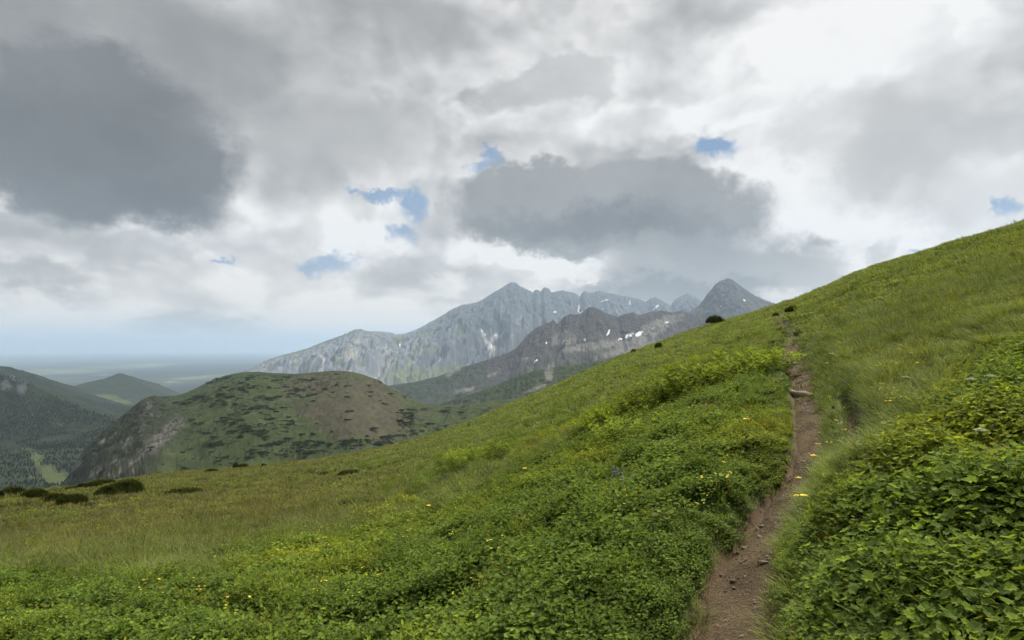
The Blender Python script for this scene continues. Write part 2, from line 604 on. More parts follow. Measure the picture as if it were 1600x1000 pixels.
def hummock(X, Y, pd, rd):
    """cushions of growth on the turf, none on the path"""
    r = np.hypot(X, Y)
    h = 0.25 * (1 - np.abs(perlin(X / 0.85 + 0.4 * perlin(X, Y, 91), Y / 0.85, 92)) * 2.0) + 0.10 * fbm(X / 0.4, Y / 0.4, 2, 95)
    return h * sstep(r, 1.5, 3.5) * (1 - sstep(r, 40, 80)) * sstep(pd, 1.1, 3.2) * sstep(rd, 1.0, 3.0)


def ground(X, Y, pd, rd):
    return hill0(X, Y) + carve(pd, rd) + hummock(X, Y, pd, rd)


def hill_z(X, Y):
    sh = np.shape(X)
    z = ground(np.ravel(X), np.ravel(Y), path_d(X, Y), rut_d(X, Y))
    return z.reshape(sh)


def build_hillside():
    th = np.concatenate([np.linspace(-180, -62, 30)[:-1], np.linspace(-62, 62, 760), np.linspace(62, 180, 30)[1:]])
    th = np.radians(th)
    r = np.concatenate([[0.05], np.geomspace(0.6, 260, 420), np.geomspace(275, 700, 14)])
    A, Rr = np.meshgrid(th, r, indexing='ij')
    X = Rr * np.sin(A); Y = Rr * np.cos(A)
    pd = path_d(X, Y).reshape(X.shape); rd = rut_d(X, Y).reshape(X.shape)
    Z = ground(X, Y, pd, rd)
    Z = np.maximum(Z, -330)
    # earth shows through along the path and the rut; elsewhere turf of several tones
    x, y = X.ravel(), Y.ravel()
    f1 = fbm(x / 14, y / 14, 3, 50); f2 = fbm(x / 3.0, y / 3.0, 3, 60); f3 = fbm(x / 40, y / 40, 2, 70)
    g = np.stack([0.070 + 0.020 * f1 + 0.012 * f3, 0.092 + 0.016 * f1, 0.026 + 0.006 * f2], -1)
    brown = sstep(f2 + 0.6 * f3, 0.35, 0.9)[:, None] * 0.5
    g = g * (1 - brown) + np.array([0.10, 0.085, 0.045]) * brown
    soil = np.maximum(1 - sstep(pd.ravel() + f2 * 0.3, 0.95, 1.35), 1 - sstep(rd.ravel() + f2 * 0.3, 0.8, 1.4))[:, None]
    g = g * (1 - soil) + np.array([0.095, 0.062, 0.037]) * soil
    g = np.clip(g, 0.01, 1)
    o = mesh_from('hillside', np.stack([X.ravel(), Y.ravel(), Z.ravel()], -1), grid_faces(*X.shape)[:, ::-1], M['hill'], True, attrs={'tone': ('FLOAT_COLOR', rgba(g))})
    return structure(o)


build_hillside()


def build_ribbon(name, C, Wd, depth, mat, k=13, lift=0.018):
    """trodden surface lying in the carved trench, dipping under the turf at both sides"""
    T = np.gradient(C, axis=0); T /= np.linalg.norm(T, axis=1)[:, None]
    Nn = np.stack([T[:, 1], -T[:, 0]], -1)
    u = np.linspace(-1, 1, k)
    wob = 1 + 0.22 * fbm(C[:, 0] * 1.3, C[:, 1] * 1.3, 2, 81)
    P = C[:, None, :] + Nn[:, None, :] * (u[None, :, None] * (Wd * wob)[:, None, None] * 0.72)
    X, Y = P[..., 0], P[..., 1]
    Z = hill0(X, Y) - depth + lift - 0.10 * np.abs(u[None, :]) ** 5 + fbm(X * 5, Y * 5, 3, 83) * 0.022 + fbm(X * 1.7, Y * 1.7, 2, 84) * 0.02
    return structure(mesh_from(name, np.stack([X.ravel(), Y.ravel(), Z.ravel()], -1), grid_faces(*X.shape)[:, ::-1], mat, True))


build_ribbon('footpath', path_c, path_w, 0.15, M['soil'])
build_ribbon('eroded_rut', rut_c, rut_w, 0.16, M['soil'])


# ------------------------------------------------------------------ mountains, hills and valley
def blobs(px, py, lst, jitter=None):
    """soft union of ellipses (x, y, rx, ry, tilt_deg) in the measured photograph"""
    out = np.zeros_like(px)
    for b in lst:
        x, y, rx, ry = b[:4]
        a = math.radians(b[4]) if len(b) > 4 else 0.0
        dx, dy = px - x, py - y
        u = (dx * math.cos(a) + dy * math.sin(a)) / rx
        w = (-dx * math.sin(a) + dy * math.cos(a)) / ry
        d = np.sqrt(u * u + w * w)
        if jitter is not None:
            d = d + jitter
        out = np.maximum(out, 1 - sstep(d, 0.6, 1.15))
    return out


def lerp(a, b, k):
    return a + (np.asarray(b) - a) * k[:, None]


def ridge(name, crest, L, drop, tone, mat, nu=420, nv=170, shear=0.0, back=0.35, prof=0.8, jag=0.0, jagw=12.0, gul=0.0, gulw=90.0, rough=0.0, flat=False, seed=1, crest_smooth=0,
          snow=None, snow_lift=2.0, toward=0.0, rough_u=None, far=1.0):
    """A mountain flank: crest line (pixel, pixel, distance) -> world, falling to the front over L metres by `drop`, and away behind."""
    c = np.array(crest, float)
    t = np.linspace(c[0, 0], c[-1, 0], nu)
    if crest_smooth:
        py = smooth_table(c[:, :2], crest_smooth, c[0, 0], c[-1, 0])(t)
    else:
        py = np.interp(t, c[:, 0], c[:, 1])
    Yc = smooth_table(c[:, [0, 2]], 25, c[0, 0], c[-1, 0])(t)
    Yc = Yc * far
    L, jag, jagw, gul, gulw, rough, snow_lift = [q * far for q in (L, jag, jagw, gul, gulw, rough, snow_lift)]
    Xc = (t - 800) / F * Yc
    Zc = (HZ - py) / F * Yc
    Zc = Zc + jag * (ridged(Xc / jagw, Xc * 0 + seed, 3, seed) - 0.45)
    v = np.concatenate([-np.geomspace(1, 0.01, 26) * back, [0.0], np.geomspace(0.004, 1, nv)])
    if callable(drop):
        D = drop(t) * far
    else:
        D = np.full(nu, float(drop)) * far
    U, V = np.meshgrid(np.arange(nu), v, indexing='ij')
    side = np.sign(V)
    Va = np.abs(V)
    X = Xc[:, None] * (1 - toward * L * np.maximum(V, 0) / Yc[:, None]) + shear * L * V
    Y = Yc[:, None] - L * V
    # profile: prof < 1 steep at the crest, > 1 rounded crest
    fall = np.where(V >= 0, np.power(Va, prof), np.power(Va / back, prof) * back * 1.3)
    Z = Zc[:, None] - D[:, None] * fall
    w = sstep(Va, 0.0, 0.12) * (1 - 0.35 * sstep(Va, 0.6, 1.0))
    wx = X + fbm(X / (gulw * 2), Y / (gulw * 2), 3, seed + 3) * gulw * 0.8
    g1 = ridged(wx / gulw, Y / (gulw * 5) + V * 0.6, 4, seed + 11, 0.52) - 0.55
    g2 = ridged(wx / (gulw * 3.1), Y / (gulw * 7), 2, seed + 21) - 0.5
    Z = Z + w * (gul * 0.55 * g1 + gul * 0.9 * g2 * sstep(Va, 0.05, 0.4))
    ru = 1.0 if rough_u is None else rough_u(t)[:, None]
    Z = Z + ru * rough * fbm(X / (gulw * 0.35), Y / (gulw * 0.35), 4, seed + 31, 0.6) * sstep(Va, 0, 0.03)
    if rough_u is not None:      # broken rock on the steep end
        Z = Z + (ru - 1) * 1.6 * (ridged(X / 9, Z / 13, 3, seed + 71, 0.6) - 0.5) * sstep(Va, 0, 0.02)
    verts = np.stack([X.ravel(), Y.ravel(), Z.ravel()], -1)
    PX, PY = project(X, Y, Z)
    # steepness of the final surface
    Zu = np.gradient(Z, axis=0) / np.maximum(np.abs(np.gradient(X, axis=0)), 0.1)
    Zv = np.gradient(Z, axis=1) / np.maximum(np.abs(np.gradient(Y, axis=1)), 0.1)
    st = np.hypot(Zu, Zv)
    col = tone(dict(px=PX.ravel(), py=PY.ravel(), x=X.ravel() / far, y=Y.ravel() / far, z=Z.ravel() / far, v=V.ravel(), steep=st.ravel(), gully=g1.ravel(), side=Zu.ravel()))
    faces = grid_faces(*X.shape)
    o = structure(mesh_from(name, verts, faces, mat, not flat, attrs={'tone': ('FLOAT_COLOR', rgba(np.clip(col, 0.005, 0.9)))}))
    # old snow lying in the gullies: a thin sheet over the rock for each field
    for s in (snow or []):
        j = fbm(X.ravel() / (22 * far), Y.ravel() / (22 * far), 3, seed + 57) * 0.55
        msk = blobs(PX.ravel(), PY.ravel(), [(s[0], s[1], max(s[2] * 0.85, 1.8), max(s[3] * 0.85, 1.5), *s[4:])], j) > 0.5
        msk &= V.ravel() > 0
        fm = msk[faces].sum(1) >= 3
        if fm.sum() < 2:
            continue
        f2 = faces[fm]
        ids, inv = np.unique(f2, return_inverse=True)
        sv = verts[ids].copy()
        sv[:, 2] += snow_lift
        sv[:, 1] -= snow_lift * 0.6
        mesh_from('snow_patch', sv, inv.reshape(f2.shape), M['snow'], True, parent=o)
    return o, (X, Y, Z, PX, PY, V)


ROCK = np.array([0.108, 0.118, 0.130]); SCREE = np.array([0.25, 0.235, 0.21]); TURF = np.array([0.100, 0.118, 0.042]); PINE = np.array([0.028, 0.040, 0.018])
HEATH = np.array([0.060, 0.050, 0.032]); DARKROCK = np.array([0.075, 0.07, 0.07])


def base_tone(d, c):
    return np.tile(np.asarray(c, float), (len(d['px']), 1))


def range_tone(d):
    n = fbm(d['x'] / 160, d['y'] / 160, 4, 101); n2 = fbm(d['x'] / 45, d['z'] / 120, 4, 111)
    lit = (1 - sstep(d['px'], 600, 740))  # sunlit left end painted paler than the cloud-shaded rest; rock differs too
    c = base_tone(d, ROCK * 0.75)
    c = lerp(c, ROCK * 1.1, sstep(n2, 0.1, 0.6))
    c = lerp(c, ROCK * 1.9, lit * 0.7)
    turf = sstep(n + 0.5 * n2 - d['gully'] * 0.6, 0.0, 0.5) * (1 - sstep(d['px'], 640, 800)) * 0.95
    c = lerp(c, TURF * 1.25, turf)
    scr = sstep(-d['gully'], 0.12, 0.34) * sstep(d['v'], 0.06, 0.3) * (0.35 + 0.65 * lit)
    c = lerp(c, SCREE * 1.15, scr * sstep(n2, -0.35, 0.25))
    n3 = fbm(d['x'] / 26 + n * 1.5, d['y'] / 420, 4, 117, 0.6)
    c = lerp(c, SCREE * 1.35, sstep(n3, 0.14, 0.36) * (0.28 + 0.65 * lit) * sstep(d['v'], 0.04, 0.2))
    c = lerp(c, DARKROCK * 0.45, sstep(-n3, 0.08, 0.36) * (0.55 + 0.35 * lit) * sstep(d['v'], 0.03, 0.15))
    c = lerp(c, TURF * 0.95, (1 - sstep(d['v'], 0.0, 0.05)) * (d['v'] >= 0) * (1 - sstep(d['px'], 540, 620)) * 0.8)
    c = lerp(c, SCREE * 1.4, blobs(d['px'], d['py'], [(766, 545, 6, 14, 0), (757, 527, 3, 16, -30), (770, 528, 9, 3, -35)], n2 * 0.8))
    c = lerp(c, TURF * 1.3, blobs(d['px'], d['py'], [(640, 588, 40, 16), (700, 582, 40, 10)], n * 0.9) * 0.7)
    return c


RANGE = [(340, 606, 4700), (375, 585, 4700), (395, 574, 4700), (420, 562, 4700), (450, 553, 4700), (480, 545, 4750), (505, 535, 4800), (530, 526, 4850), (550, 517, 4900), (562, 514, 4900),
         (575, 518, 4900), (590, 519, 4950), (606, 519, 5000), (620, 523, 5000), (635, 521, 5050), (655, 513, 5150), (680, 500, 5300), (700, 487, 5400), (720, 477, 5500), (745, 473, 5600),
         (755, 468, 5650), (775, 455, 5700), (790, 446, 5750), (798, 441, 5800), (806, 442, 5800), (812, 447, 5800), (825, 453, 5850), (832, 457, 5850), (838, 452, 5900), (845, 456, 5900),
         (850, 449, 5900), (857, 451, 5900), (862, 457, 5900), (880, 454, 5950), (900, 459, 6000), (906, 463, 6000), (912, 455, 6000), (922, 458, 6000), (935, 455, 6000), (950, 458, 6000),
         (970, 462, 6000), (985, 464, 6000), (1000, 468, 6000), (1010, 472, 6000), (1016, 466, 6000), (1025, 465, 6000), (1040, 473, 6000), (1047, 477, 6000), (1055, 468, 6000), (1065, 462, 6000),
         (1075, 459, 6000), (1085, 463, 6000), (1095, 470, 6000), (1120, 474, 6000), (1160, 462, 6000), (1185, 463, 6000), (1205, 473, 6000), (1240, 495, 6000)]
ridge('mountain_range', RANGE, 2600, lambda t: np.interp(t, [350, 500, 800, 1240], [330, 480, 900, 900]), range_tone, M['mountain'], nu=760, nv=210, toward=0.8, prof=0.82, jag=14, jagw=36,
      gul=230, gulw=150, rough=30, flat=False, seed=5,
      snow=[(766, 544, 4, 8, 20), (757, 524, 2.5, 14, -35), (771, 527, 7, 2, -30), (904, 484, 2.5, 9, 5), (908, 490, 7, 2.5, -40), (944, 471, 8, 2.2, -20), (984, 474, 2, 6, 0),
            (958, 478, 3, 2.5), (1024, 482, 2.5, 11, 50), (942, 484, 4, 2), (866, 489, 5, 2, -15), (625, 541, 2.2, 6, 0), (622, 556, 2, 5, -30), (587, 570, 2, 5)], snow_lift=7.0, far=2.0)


def peak_tone(d):
    n = fbm(d['x'] / 120, d['y'] / 120, 4, 121); n2 = fbm(d['x'] / 35, d['z'] / 90, 4, 131)
    c = base_tone(d, ROCK * 0.62)
    c = lerp(c, ROCK * 0.95, sstep(n2, 0.0, 0.5))
    c = lerp(c, TURF * 0.8, sstep(n + n2 * 0.5, 0.05, 0.5) * sstep(d['py'], 455, 480) * 0.8)
    return c


PEAK = [(1030, 500, 3500), (1050, 494, 3500), (1065, 490, 3500), (1080, 486, 3500), (1092, 478, 3500), (1100, 468, 3500), (1106, 458, 3500), (1112, 452, 3500), (1118, 444, 3500), (1125, 439, 3500),
        (1132, 437, 3500), (1137, 435, 3500), (1143, 436, 3500), (1150, 441, 3500), (1160, 449, 3500), (1170, 456, 3500), (1182, 464, 3500), (1195, 470, 3500), (1210, 474, 3500), (1240, 490, 3500), (1280, 520, 3500)]
ridge('pyramid_mountain', PEAK, 1500, 520, peak_tone, M['mountain'], nu=300, nv=150, shear=-0.15, prof=0.85, jag=6, jagw=14, gul=60, gulw=90, rough=16, seed=8,
      snow=[(1163, 470, 2.5, 3), (1126, 480, 2, 3)], snow_lift=4, far=1.8)


def crag_tone(d):
    n = fbm(d['x'] / 90, d['y'] / 90, 4, 141); n2 = fbm(d['x'] / 25, d['z'] / 60, 4, 151)
    px, py = d['px'], d['py']
    c = base_tone(d, DARKROCK * 0.8)
    c = lerp(c, np.array([0.090, 0.089, 0.088]), sstep(n2, 0.0, 0.5) * 0.8)
    low = sstep(d['v'], 0.22, 0.5)
    c = lerp(c, TURF * 0.75, sstep(n + 0.4 * n2, -0.1, 0.4) * low * 0.75)
    c = lerp(c, PINE * 1.2, sstep(-n + 0.4 * n2, 0.0, 0.45) * low)
    c = lerp(c, PINE * 1.2, (1 - sstep(px, 700, 790)) * sstep(n2 + n, -0.6, -0.1) * 0.85)
    scr = blobs(px, py, [(930, 540, 60, 7, -8), (985, 545, 50, 6, -15), (1000, 528, 45, 10, -20), (1035, 505, 40, 10, -20), (880, 530, 18, 14), (860, 578, 8, 13, 20), (705, 582, 12, 5, -30), (725, 610, 16, 4, -15), (770, 585, 10, 3, -20),
                         (820, 560, 7, 2), (715, 575, 6, 9, 30)], n2 * 0.7)
    c = lerp(c, np.array([0.19, 0.185, 0.16]), scr * 0.8)
    return c


CRAG = [(560, 622, 2500), (600, 604, 2500), (625, 601, 2500), (645, 598, 2500), (665, 594, 2500), (685, 589, 2500), (705, 580, 2500), (720, 575, 2500), (740, 570, 2500), (760, 563, 2500), (780, 557, 2550), (795, 551, 2550),
        (806, 545, 2600), (815, 535, 2600), (824, 524, 2600), (832, 517, 2650), (842, 511, 2650), (850, 506, 2650), (858, 504, 2650), (865, 501, 2650), (871, 507, 2650), (876, 503, 2700), (882, 495, 2700), (890, 491, 2700),
        (898, 492, 2700), (905, 492, 2700), (913, 486, 2700), (920, 481, 2700), (926, 480, 2700), (934, 483, 2700), (944, 489, 2700), (955, 492, 2750), (965, 496, 2750), (975, 491, 2750), (990, 489, 2800), (1000, 493, 2800),
        (1015, 488, 2800), (1035, 486, 2850), (1050, 489, 2900), (1065, 486, 2900), (1080, 490, 2900), (1100, 497, 2900), (1150, 515, 2900), (1200, 540, 2900)]
ridge('craggy_ridge', CRAG, 1250, lambda t: np.interp(t, [560, 700, 900, 1200], [170, 250, 420, 420]), crag_tone, M['mountain'], nu=620, nv=190, shear=-0.10, prof=0.78, jag=9, jagw=11, gul=62, gulw=75,
      rough=13, seed=13,
      snow=[(983, 526, 10, 5, -10), (998, 523, 10, 4, -35), (969, 531, 5, 2.5), (836, 566, 8, 3, -45), (951, 520, 2, 8, 25), (922, 540, 4, 2, -15), (914, 532, 2, 5, -20), (854, 537, 2.5, 2), (1021, 514, 5, 2, -30), (1041, 505, 5, 2, -10),
            (985, 537, 3, 2), (948, 537, 3, 1.5)], snow_lift=3, far=1.6)


def spur_tone(d):
    n = fbm(d['x'] / 70, d['y'] / 70, 4, 161); n2 = fbm(d['x'] / 22, d['y'] / 22, 4, 171)
    c = base_tone(d, PINE * 1.3)
    c = lerp(c, TURF * 0.65, sstep(n + n2 * 0.6, 0.0, 0.5) * 0.8)
    c = lerp(c, ROCK * 0.65, sstep(n2 - n * 0.4, 0.15, 0.55) * 0.8)
    c = lerp(c, SCREE * 0.8, blobs(d['px'], d['py'], [(857, 585, 7, 12, 15), (838, 607, 20, 3, -20), (730, 612, 20, 4, -12)], n2 * 0.8) * 0.8)
    return c


SPUR = [(640, 640, 1950), (680, 634, 1950), (720, 622, 1950), (750, 612, 1950), (780, 600, 1950), (810, 588, 1950), (835, 580, 1950), (860, 575, 1950), (890, 571, 1950), (920, 566, 1950), (950, 562, 1950), (975, 553, 1950), (1000, 552, 1950),
        (1040, 560, 1950), (1100, 570, 1950)]
ridge('rocky_spur', SPUR, 800, 220, spur_tone, M['mountain'], nu=320, nv=120, prof=0.9, jag=5, jagw=16, gul=34, gulw=55, rough=9, seed=19)

# rounded hill with dwarf pine
HILLC = [(60, 790, 1050), (90, 762, 1060), (108, 742, 1070), (125, 712, 1080), (140, 694, 1090), (158, 677, 1110), (175, 662, 1130), (192, 648, 1150), (208, 636, 1170), (222, 624, 1190), (234, 619, 1210), (250, 619, 1230), (268, 619, 1240), (285, 616, 1260),
         (305, 607, 1280), (325, 597, 1300), (350, 587, 1320), (380, 581, 1330), (405, 581, 1330), (430, 583, 1330), (460, 584, 1330), (490, 582, 1330), (520, 579, 1320), (545, 580, 1310), (570, 586, 1300), (590, 595, 1290), (610, 606, 1280), (630, 618, 1270),
         (645, 626, 1265), (665, 632, 1260), (690, 635, 1260), (720, 634, 1260), (745, 630, 1260), (770, 627, 1260), (800, 624, 1260), (860, 618, 1260), (920, 615, 1260)]


def hill_tone(d):
    n = fbm(d['x'] / 60, d['y'] / 60, 4, 181); n2 = fbm(d['x'] / 16, d['y'] / 16, 4, 191); n3 = fbm(d['x'] / 4.5, d['z'] / 14, 4, 195, 0.6)
    px, py = d['px'], d['py']
    c = base_tone(d, TURF * np.array([0.36, 0.42, 0.36]))  # turf colour darkened to stand in for cloud shadow over the hill
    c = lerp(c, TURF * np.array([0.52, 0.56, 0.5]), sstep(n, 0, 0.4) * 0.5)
    heath = blobs(px, py, [(560, 640, 95, 62, 15), (520, 605, 90, 22), (610, 640, 40, 30, 30)], n * 0.8)
    c = lerp(c, HEATH, heath * 0.75)
    c = lerp(c, HEATH * 0.85, sstep(n + n2 * 0.4, 0.3, 0.7) * 0.35)
    # the steep western side: dark scrub, outcrops and scree
    edge = np.interp(py, [600, 640, 680, 720, 760], [262, 285, 290, 262, 230])
    west = 1 - sstep(px + n * 45, edge - 30, edge + 25)
    c = lerp(c, np.array([0.022, 0.026, 0.014]), west * 0.95)
    c = lerp(c, DARKROCK * 0.65, west * sstep(n2 + 0.3 * n, 0.3, 0.6) * 0.55)
    cliff = blobs(px, py, [(265, 672, 13, 30, 38), (245, 690, 14, 34, 48), (225, 706, 10, 24, 50), (282, 662, 8, 12, 20), (231, 632, 9, 10, 20), (200, 690, 6, 16, 40)], n3 * 0.9)
    c = lerp(c, np.array([0.088, 0.084, 0.076]), cliff * sstep(n3, -0.15, 0.12))
    c = lerp(c, np.array([0.10, 0.097, 0.09]), west * sstep(n3 + 0.5 * n, 0.36, 0.5) * 0.6)
    scr = blobs(px, py, [(118, 728, 15, 4, -45), (200, 728, 36, 2.5, -33), (150, 738, 14, 3, -35), (170, 742, 10, 2, -35), (206, 735, 4, 3), (160, 690, 8, 3, -40)], n2 * 0.6)
    c = lerp(c, SCREE * 0.5, scr * 0.9)
    c = c * (1 + 0.45 * np.clip(n3, -1, 1))[:, None]
    # dark scrub along the top
    c = lerp(c, PINE * 1.2, blobs(px, py, [(300, 618, 50, 9, -18), (340, 600, 40, 7, -15), (400, 588, 70, 6)], n * 0.8) * 0.85)
    return c


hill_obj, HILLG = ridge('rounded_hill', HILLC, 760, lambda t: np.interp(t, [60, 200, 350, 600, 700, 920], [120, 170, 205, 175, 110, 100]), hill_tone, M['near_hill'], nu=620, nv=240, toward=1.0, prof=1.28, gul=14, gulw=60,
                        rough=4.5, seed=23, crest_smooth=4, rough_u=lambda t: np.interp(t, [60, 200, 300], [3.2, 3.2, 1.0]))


def wood_tone(d):
    n = fbm(d['x'] / 90, d['y'] / 90, 4, 201); n2 = fbm(d['x'] / 30, d['y'] / 30, 3, 211)
    c = base_tone(d, PINE * 0.55)
    c = lerp(c, np.array([0.026, 0.031, 0.022]), sstep(n + n2 * 0.5, 0.1, 0.6) * 0.7)
    c = lerp(c, ROCK * 0.7, blobs(d['px'], d['py'], [(10, 600, 8, 14, 20), (35, 607, 8, 10, 30), (20, 590, 14, 4, 20), (92, 662, 8, 3)], n2 * 0.9) * 0.7)
    return c


WOODC = [(-150, 556, 2300), (-60, 572, 2300), (0, 586, 2300), (25, 592, 2300), (50, 602, 2300), (75, 614, 2300), (100, 626, 2300), (130, 638, 2300), (160, 648, 2300), (190, 655, 2300), (230, 664, 2300), (280, 672, 2300)]
_, WOODG = ridge('wooded_slope', WOODC, 800, lambda t: np.interp(t, [-150, 0, 280], [260, 230, 60]), wood_tone, M['near_hill'], nu=220, nv=110, prof=1.0, gul=28, gulw=120, rough=7, seed=29)
LEFTC = [(-150, 548, 3600), (-40, 566, 3600), (0, 572, 3600), (14, 573, 3600), (35, 580, 3600), (60, 590, 3600), (90, 603, 3600), (120, 617, 3600), (150, 627, 3600), (190, 634, 3600), (240, 639, 3600), (330, 643, 3600)]
_, LEFTG = ridge('wooded_ridge', LEFTC, 1200, lambda t: np.interp(t, [-150, 0, 330], [330, 260, 150]), wood_tone, M['mountain'], nu=220, nv=90, prof=0.95, gul=40, gulw=160, rough=8, seed=37)


def cone_tone(d):
    n = fbm(d['x'] / 160, d['y'] / 160, 4, 221)
    c = base_tone(d, PINE * 0.8)
    c = lerp(c, TURF * 0.3, sstep(n, 0.2, 0.6) * 0.5)
    c = lerp(c, TURF * 0.8, blobs(d['px'], d['py'], [(165, 622, 22, 7, 8), (190, 628, 22, 5, 5)], n * 0.9) * 0.9)
    return c


CONEC = [(60, 622, 5200), (90, 612, 5200), (106, 606, 5200), (130, 599, 5200), (155, 593, 5200), (170, 591, 5200), (179, 586, 5200), (186, 583, 5200), (193, 584, 5200), (203, 590, 5200), (216, 597, 5200), (240, 608, 5200), (262, 616, 5200), (300, 624, 5200), (400, 632, 5200)]
ridge('conical_hill', CONEC, 1500, lambda t: np.interp(t, [60, 186, 400], [160, 260, 160]), cone_tone, M['mountain'], nu=200, nv=90, prof=0.9, gul=26, gulw=150, rough=8, seed=41)


def build_valley():
    y = np.geomspace(450, 6500, 260); a = np.linspace(-1.15, 1.15, 380)
    A, Y = np.meshgrid(a, y, indexing='ij')
    X = A * Y
    Z = -288 - 0.055 * np.maximum(Y - 1400, 0) + 12 * fbm(X / 300, Y / 300, 4, 231) + 5 * fbm(X / 60, Y / 60, 3, 233)
    PX, PY = project(X, Y, Z)
    px, py = PX.ravel(), PY.ravel()
    n = fbm(X.ravel() / 90, Y.ravel() / 90, 4, 241)
    c = base_tone(dict(px=px), PINE * 0.7)
    c = lerp(c, TURF * 0.35, sstep(n, 0.25, 0.6) * 0.6)
    k = clearing(px, py, n)
    c = lerp(c, np.array([0.058, 0.075, 0.026]), k)
    structure(mesh_from('valley_floor', np.stack([X.ravel(), Y.ravel(), Z.ravel()], -1), grid_faces(*X.shape)[:, ::-1], M['near_hill'], True, attrs={'tone': ('FLOAT_COLOR', rgba(c))}))
    return X, Y, Z, PX, PY, k


def clearing(px, py, n):
    return blobs(px, py, [(85, 686, 34, 5, -6), (114, 672, 16, 2.5, -4), (32, 698, 24, 4, 12), (58, 718, 10, 14, -20), (74, 738, 14, 12, -30), (88, 748, 24, 12), (50, 745, 6, 3)], n * 0.5)


VALG = build_valley()


def build_plain():
    y = np.geomspace(5600, 90000, 240); a = np.linspace(-1.3, 1.3, 420)
    A, Y = np.meshgrid(a, y, indexing='ij')
    X = A * Y
    Z = -545 + 20 * fbm(X / 6000, Y / 6000, 3, 251)
    x, yy = X.ravel(), Y.ravel()
    n = fbm(x / 2600, yy / 6000, 4, 261); n2 = fbm(x / 700, yy / 1500, 3, 271)
    c = base_tone(dict(px=x), (0.025, 0.034, 0.028))
    c = lerp(c, (0.10, 0.115, 0.07), sstep(n, 0.0, 0.35))
    c = lerp(c, (0.24, 0.235, 0.17), sstep(n2 + n * 0.6, 0.4, 0.65))
    structure(mesh_from('plain', np.stack([x, yy, Z.ravel()], -1), grid_faces(*X.shape)[:, ::-1], M['plain'], True, attrs={'tone': ('FLOAT_COLOR', rgba(c))}))


build_plain()


# ------------------------------------------------------------------ haze: even air round everything
def build_haze():
    x0, x1, y0, y1, z0, z1 = -120000, 120000, -3000, 92000, -1400, 1420
    v = [(x, y, z) for x in (x0, x1) for y in (y0, y1) for z in (z0, z1)]
    f = [[0, 1, 3, 2], [4, 6, 7, 5], [0, 4, 5, 1], [2, 3, 7, 6], [0, 2, 6, 4], [1, 5, 7, 3]]
    m, n, out = new_mat('haze_air')
    pv = n.new('ShaderNodeVolumePrincipled')
    pv.inputs['Color'].default_value = (0.62, 0.80, 1.0, 1)
    pv.inputs['Density'].default_value = HAZE
    pv.inputs['Anisotropy'].default_value = 0.25
    n.l.new(pv.outputs[0], out.inputs['Volume'])
    o = mesh_from('haze', v, f, m, False)
    o['kind'] = 'stuff'
    o['label'] = 'pale blue haze in the air between the mountains'


HAZE = 3.8e-5
build_haze()


# ------------------------------------------------------------------ plant prototypes (never linked; used through shared meshes)
class MB:
    """mesh builder with a per-vertex leaf value"""
    def __init__(s):
        s.v = []; s.f = []; s.lv = []

    def add(s, verts, faces, val):
        b = len(s.v)
        s.v.extend(verts)
        s.f.extend([[i + b for i in f] for f in faces])
        s.lv.extend([val] * len(verts))

    def mesh(s, name, mat, smooth=False):
        return mesh_from(name, np.array(s.v), s.f, mat, smooth, attrs={'lv': ('FLOAT', s.lv)}, link=False)


def vec(*a):
    return np.array(a, float)


def nrm(a):
    return a / max(np.linalg.norm(a), 1e-9)


def add_blade(mb, rnd, base, az, h, lean, w, droop, seg=3):
    d = vec(math.cos(az), math.sin(az), 0); sd = vec(-math.sin(az), math.cos(az), 0)
    sd = nrm(sd + d * rnd.uniform(-0.7, 0.7))
    vs_, fs = [], []
    for i in range(seg + 1):
        t = i / seg
        c = base + vec(0, 0, h) * (t - droop * 0.45 * t ** 3) + d * (lean * t + droop * h * 0.8 * t ** 2.4)
        ww = w * (1 - t) ** 0.7
        if i < seg:
            vs_ += [c - sd * ww, c + sd * ww]
        else:
            vs_ += [c]
    for i in range(seg - 1):
        fs.append([2 * i, 2 * i + 1, 2 * i + 3, 2 * i + 2])
    fs.append([2 * seg - 2, 2 * seg - 1, 2 * seg])
    mb.add(vs_, fs, rnd.random())


def grass_tuft(name, seed, n=34, r=0.14, h=(0.12, 0.30), w=0.0035, droop=(0.2, 0.9), mat=None):
    rnd = random.Random(seed); mb = MB()
    for _ in range(n):
        a = rnd.uniform(0, 6.283); q = r * math.sqrt(rnd.random())
        az = a + rnd.uniform(-0.9, 0.9)
        hh = rnd.uniform(*h)
        add_blade(mb, rnd, vec(q * math.cos(a), q * math.sin(a), -0.03), az, hh, hh * rnd.uniform(0.05, 0.35), w * rnd.uniform(0.7, 1.4), rnd.uniform(*droop))
    return mb.mesh(name, mat or M['grass'])


